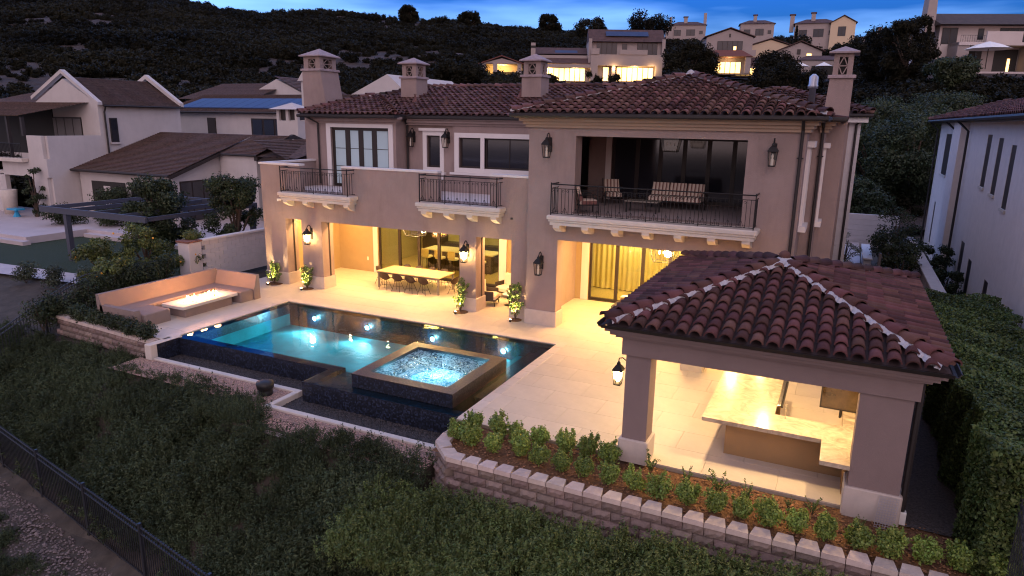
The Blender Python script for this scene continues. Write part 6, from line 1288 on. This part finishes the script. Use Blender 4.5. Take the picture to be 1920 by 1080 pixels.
# A lit open pavilion; B two storey house with solar panels
f=Far('white gabled garden pavilion with warm lit interior on the hillside','x',0,0,0) if False else None
f=Far('small white gabled pavilion glowing yellow on the hillside',-68.1,117.9,15.3,RZ)
f.gable('gable_wall',far_wall,-4.4,4.4,-.2,.2,4.0,4.02,5.1); f.groof(-4.4,4.4,0,6,4.0,5.5,.7,mat('far_red_tile',(.16,.06,.05),.9)); 
for x in (-4.4,-1.9,3.4): f.box('pillar',far_wall,x,x+.9,-.2,.6,0,4.0)
f.box('back_wall',mat('lit_plaster',(.6,.48,.3),.9),-4.4,4.4,5.2,5.5,0,4.0); f.box('ceiling',MATS['lit_plaster'],-4.4,4.4,.3,5.4,3.9,4.0); f.box('dark_opening',dark_int,-1.5,3.3,5.1,5.19,.6,2.6); f.box('side_wall',MATS['lit_plaster'],-4.3,-4.1,0,5.4,0,4); f.lamp(0,2.5,3.2,420)
f=Far('two storey white hillside house with solar panels and bright ground floor windows',-43.6,129.6,16.0,RZ)
f.box('wall',far_wall,-7.8,7.8,2.2,8,0,8.3); f.box('ground_wall',far_wall,-7.8,7.8,.3,2.2,3.3,5.6); f.box('ground_wall',far_wall,-7.8,-6.2,.3,2.2,0,3.3); f.box('ground_wall',far_wall,6.4,7.8,.3,2.2,0,3.3); f.box('pier',far_wall,-3.1,-2.4,.3,2.2,0,3.3)
f.roof(-7.8,7.8,1.6,8.6,8.35,11.3,None,.5,False); f.box('gable_parapet',far_wall,-8.3,-7.6,.9,8.0,3,8.9); f.box('gable_parapet',far_wall,7.6,8.3,.9,8.0,3,8.9)
f.box('parapet',far_wall,-1.6,4.4,.1,.4,5.6,6.6); f.box('parapet',far_wall,-7.8,-6,.1,.4,5.6,6.8)
f.win(-6.5,-2.0,2.2,5.6,8.2,4); f.win(2.4,6.8,2.2,5.6,8.2,4); f.win(-.9,.2,2.2,6.3,8.0,1); f.win(-4.9,-3.6,2.2,.1,3.1,1,True); f.win(-1.9,6.2,2.2,.1,3.1,7,True); f.lamp(-2.7,-.2,2.6,120); f.lamp(5.5,-.2,2.6,120); f.lamp(2,1.2,2.9,160)
m_=MB().add([(-4.5,2.3,9.65),(4.8,2.3,9.65),(4.8,3.8,10.75),(-4.5,3.8,10.75)],[(0,1,2,3)]); m_.build('solar_panel',pv_m,f.r,local=True)
f=Far('lower lit wing with long tile roof beside the two storey hillside house',-56.5,124.2,15.9,RZ)
f.box('wall',far_wall,-6,6.5,2.2,9,0,5.6); f.box('porch_beam',far_wall,-6,6.5,.2,.7,2.9,3.6); f.roof(-6,6.5,.4,6,3.7,5.6,None,.3,False); f.roof(-6,6.5,4,9,6.0,7.6,None,.3,False); f.win(-5.2,5.2,2.2,.1,2.9,9,True); f.lamp(-3,1.2,2.6,120); f.lamp(3,1.2,2.6,120)
f.box('chimney',far_wall,-6.9,-5.9,2.6,3.6,3,8.2); f.box('chimney_lantern',dark_int,-6.95,-5.85,2.55,3.65,7.1,7.6); m_=MB().add([(-1.5,4.1,6.22),(3.5,4.1,6.22),(3.5,5.2,6.9),(-1.5,5.2,6.9)],[(0,1,2,3)]); m_.build('solar_panel',pv_m,f.r,local=True)
# C group
rz=.30
f=Far('white gabled hillside house with red hip roofed lit porch',-25.7,151,18.6,rz)
f.gable('gable_block',far_wall,-5.2,5.2,0,9,0,8.2,10.0); f.groof(-5.2,5.2,0,9,8.4,10.2,.5); f.win(-2.7,3,0,4.6,7.4,5); f.box('lit_curtain',lit_win,1.0,1.6,-.12,-.1,4.9,6.2); f.box('gable_vent',frame_m,-.2,.2,-.1,-.01,8.2,9); f.roof(-5.2,4.4,-4.5,0,3.6,5.2,mat('far_red_tile2',(.15,.06,.05),.9),.4)
for x in (-5.2,3.2): f.box('pillar',far_wall,x,x+1.2,-4.5,-3.6,0,3.5)
f.win(-3,3,-.02,.2,2.8,5,True); f.lamp(0,-2,3,140); f.box('parapet',far_wall,3.4,6,-.6,-.3,4,5.4)
f=Far('yellowish gabled hillside house between the two white gables',-18.2,166,18.8,rz); f.gable('gable_block',mat('far_cream',(.58,.46,.32),.9),-5.4,5.4,0,8,0,7.2,8.8); f.groof(-5.4,5.4,0,8,7.3,9.0,.5)
f=Far('white hillside house with small lit gable window',-11,162,18.2,rz); f.gable('gable_block',far_wall,-5,5,0,8,0,6.2,8.2); f.groof(-5,5,0,8,6.3,8.4,.6); f.box('pane',lit_win,1.6,2.6,-.1,-.02,3.8,5.6); f.box('gable_vent',frame_m,-.7,.1,-.1,-.02,5.4,6.6)
f.box('front_wing',far_wall,-1.5,9,-6,-.1,0,3.6); f.roof(-1.5,9,-6,0,3.7,4.9); f.box('opening',dark_int,1.5,8,-6.1,-6.01,0,2.4); f.box('left_wing',far_wall,-16,-5,-4,-.1,0,2.6); f.roof(-16,-5,-4,0,2.7,4.6); f.win(-15,-8,-4,.3,2.0,6,True)
umb=thing('patio_umbrella','white patio umbrella nearest the left on the terrace of the hillside house','umbrella',(-9.9,153,17.9),'white umbrellas on the hillside terrace'); MB().lathe([(1.9,2.3),(1.0,2.75),(.06,3.2)],0,0,0,8).build('canopy',white_m,umb,local=True); MB().tube([(0,0,0),(0,0,3.2)],.05,5).build('pole',frame_m,umb,local=True)
u2=copy_tree(umb); u2.location=(-5.2,154.5,18.0); u2['label']='white patio umbrella standing further right on the terrace of the hillside house'
# D ridge houses
def small(label,x,y,z,w_,h_,rz,kind=0):
    f=Far(label,x,y,z,rz); f.box('wall',far_wall if kind!=1 else MATS['far_cream'],-w_/2,w_/2,0,8,-3,h_); f.roof(-w_/2,w_/2,0,8,h_,h_+1.8,None,.6); 
    f.win(-w_*.4,-w_*.2,0,1,3.4,2); f.win(-.05*w_,w_*.2,0,1,3.6,2); f.win(w_*.32,w_*.42,0,1.6,3,1); f.box('chimney',far_wall,-w_*.12,-w_*.02,2,3.4,h_,h_+3.4); f.box('chimney_cap',far_tile,-w_*.14,0,1.8,3.6,h_+3.4,h_+3.8); return f
f=small('pale house with two chimneys far left on the ridge',-66.9,297,43.6,15,5.4,.3); f.box('chimney',far_wall,6.6,7.8,2,3,3,10.6); f.box('chimney',far_wall,-8,-7,2,3,3,9); f.box('wing',far_wall,-9.5,-6.5,-1,6,-3,4.4)
small('small ridge house with a single chimney between dark trees',-37,288,41.6,13,5.6,.2)
f=small('long brown roofed ridge house with cream gable at its right end',-12.5,242,35.2,13,5.4,.1); f.gable('gable_block',MATS['far_cream'],4.5,12,-1.5,7,-4,5.2,7.2); f.groof(4.5,12,-1.5,7,5.3,7.4,.5); f.win(6.8,9.2,-1.5,1,4,2); f.box('chimney',far_wall,-8.2,-6.8,2,3.5,3,8.4); f.box('chimney_cap',far_tile,-8.5,-6.5,1.8,3.7,8.4,8.8)
small('barely visible white house behind the trees on the ridge',8,262,34.0,12,3.5,0)
# E the big house on the right
f=Far('large white hillside house with dark balcony doors at the top right',20.5,114.5,16.0,.36)
fb=mat('far_brown_tile',(.06,.043,.036),.9,bump=.6,bscale=3,var=.3,vscale=1.5)
far_wall2=mat('far_white_stucco',(.50,.44,.42),.9,var=.06,vscale=.5); f.box('wall',far_wall2,-7.4,18,1.5,12,-1,7.2); f.roof(-7.6,18,.2,11,7.2,9.6,fb,.7,False); f.box('ground_wall',far_wall,-5.8,-4.0,-1.6,1.49,-1,4.4); f.box('balcony_wall',far_wall2,-1.7,3.6,-1.7,-1.4,4.4,6.0); f.box('balcony_slab',far_wall2,-5.8,18,-1.9,1.49,3.9,4.38); f.box('pier',far_wall,5.2,6.6,-1.6,1.49,-1,3.89); f.box('pier',far_wall,12.5,13.6,-1.6,1.49,-1,3.89)
f.win(-7.0,-4.6,1.5,4.4,6.9,2); f.win(-1.5,-.6,1.5,5.1,6.8,1); f.win(1.8,15,1.5,4.4,6.9,9); f.box('opening',dark_int,-4.0,5.1,1.4,1.49,-.5,3.6); f.box('opening',dark_int,6.7,12.4,1.4,1.49,-.5,3.6); f.box('lit_door',lit_win,3.6,4.0,1.35,1.39,0,2.2); f.box('inner_wall',far_wall,-.5,1.4,1.3,1.39,-.5,3.6)
for x0_,x1_ in ((-5.6,-1.9),(3.8,18)):
    m_=MB(); [m_.tube([(x_,-1.7,4.4),(x_,-1.7,5.4)],.02,3) for x_ in np.arange(x0_,x1_,.35)]; m_.tube([(x0_,-1.7,5.4),(x1_,-1.7,5.4)],.035,4); tag(m_.build('balcony_railing',iron,f.r,local=True),kind='stuff')
tapered(-9.9,-8.0,1.5,3.6,2,12.6,.35,.35,.2).build('chimney',far_wall,f.r,local=True); f.box('chimney_cap',far_wall,-9.2,-8.6,2.1,3.0,12.6,13.6); f.box('terrace',MATS['pale_paving'],-7,16,-7,-1.6,-1.4,-.4)
for x_ in (-3.0,5.9): f.box('lantern',iron,x_-.15,x_+.15,-1.85,-1.61,2.0,2.8)
ue=thing('patio_umbrella','large white patio umbrella on the terrace of the big house at the right','umbrella',(19.3,107.5,16.0)); MB().lathe([(3.2,2.9),(1.8,3.5),(.1,4.0)],0,0,0,8).build('canopy',white_m,ue,local=True); MB().tube([(0,0,0),(0,0,4.0)],.07,5).build('pole',frame_m,ue,local=True)
# ---------------------------------------------------------------- trees on the hill
def hilltree(label,px,D,h,r,lf=lf_hill,size=.5,n=3200,**k):
    x=CAM.x+fwd.x*D+rt0.x*D*.94*(px-960)/1286; y=CAM.y+fwd.y*D+rt0.y*D*.94*(px-960)/1286; return tree(label,x,y,hillz(x,y)-.3,h,r,lf=lf,size=size,n=n,grp='trees on the hillside',th=.1,**k)
T_=[('round dark tree on the ridge above the left hillside',765,330,7,4.5),('round dark tree on the skyline left of the chimney cap',875,315,7.5,5.5),('pair of dark trees standing on the skyline above the lit pavilion',1020,312,9,5),('dark spreading tree beside the solar panel house roof',1095,300,9,7),('broad dark tree on the skyline above the solar panel roof',1200,290,13,9.5),('tall dark tree mass right of the solar panel house',1283,150,10.5,5.5),('dark tree in front of the white gabled porch house',1262,128,6,4),('dark tree between the two white gables on the hill',1440,140,8.5,5.2),('large dark tree below the small umbrellas',1470,128,7.5,5.5),('dark tree on the ridge beside the small chimney house',1345,275,8,5),('dark tree left of the cream gabled ridge house',1480,225,8,6),('dark tree right of the cream gabled ridge house',1600,205,9.5,6),('tall dark tree on the slope left of the big white house',1650,150,13,6.5),('broad tree rising beside the tall chimney of the big house',1680,118,11.5,4.2),('low tree in front of the left corner of the big white house',1765,98,4.6,3.0),('dark tree behind the far chimney on the ridge',1560,215,7,4.5),('low dark tree under the lit pavilion',950,118,5.5,4.5),('low dark tree mass left under the lit pavilion',860,125,5.5,5),('dark tree between pavilion and lit wing',1010,125,5,3),('agave covered bank tree right of the villa chimney',1640,80,5,4.5),('bushy tree on the slope behind the white block wing',1690,66,6.5,4.5),('dark tree on the slope above the right neighbour roof',1760,74,4.5,4),('bushy tree behind the side garden wall',1650,58,6.5,3.6),('dense dark tree left of the right neighbour corner',1725,56,7,3.8),('low round tree on the slope in the gap beside the villa',1610,50,4.5,2.6)]
for i,(lb,px,D,h,r) in enumerate(T_): hilltree(lb,px,D,h,r,size=(.20 if D<85 else .12+.0023*D),n=(30000 if D<85 else 20000 if D<160 else 8000),nclump=44,lf=(lf_dark if D<100 else lf_hill))
def cypress(label,px,D,h,r):
    x=CAM.x+fwd.x*D+rt0.x*D*.94*(px-960)/1286; y=CAM.y+fwd.y*D+rt0.y*D*.94*(px-960)/1286; root=thing('cypress',label,'tree',(x,y,hillz(x,y)),'cypresses on the hillside'); cl=[(0,0,h*(.1+.85*k/11),r*(1-.8*k/11),r*(1-.8*k/11),h*.08,160) for k in range(12)]; o=bpy.data.objects.new('crown',quads_mesh('crown',leaves(cl,.5,.4,.5,.4),lf_hill)); link(o); o.parent=root; MB().tube([(0,0,-.5),(0,0,h*.3)],.2,5).build('trunk',bark,root,local=True)
cypress('narrow pointed cypress left of the brown roofed ridge house',1472,232,11,1.6); cypress('narrow cypress right of the cream gable on the ridge',1602,236,9,1.3); cypress('slim tall cypress below the tall chimney of the big house',1713,106,9,.8)
for i,(px,D,h) in enumerate(((1105,140,5.5),(1140,141,4.0))):
    x=CAM.x+fwd.x*D+rt0.x*D*.94*(px-960)/1286; y=CAM.y+fwd.y*D+rt0.y*D*.94*(px-960)/1286; tree(['palm like plant in front of the lit hillside wing','smaller palm like plant before the lit ground floor windows'][i],x,y,hillz(x,y),h,1.6,size=1.3,n=500,nclump=9,th=.3,aspect=.2,lf=lf_hill)
tree('yellowish lit shrub beside the glowing hillside pavilion',-72.0,118.5,14.5,3,1.6,lf=lf_young,size=.4,n=600,name='shrub',cat='shrub'); l=bpy.data.lights.new('garden_light','POINT'); l.energy=LAMP*50; l.color=(.8,1,.6); lo=bpy.data.objects.new('garden_light',l); link(lo); lo.location=(-72.2,117,16)
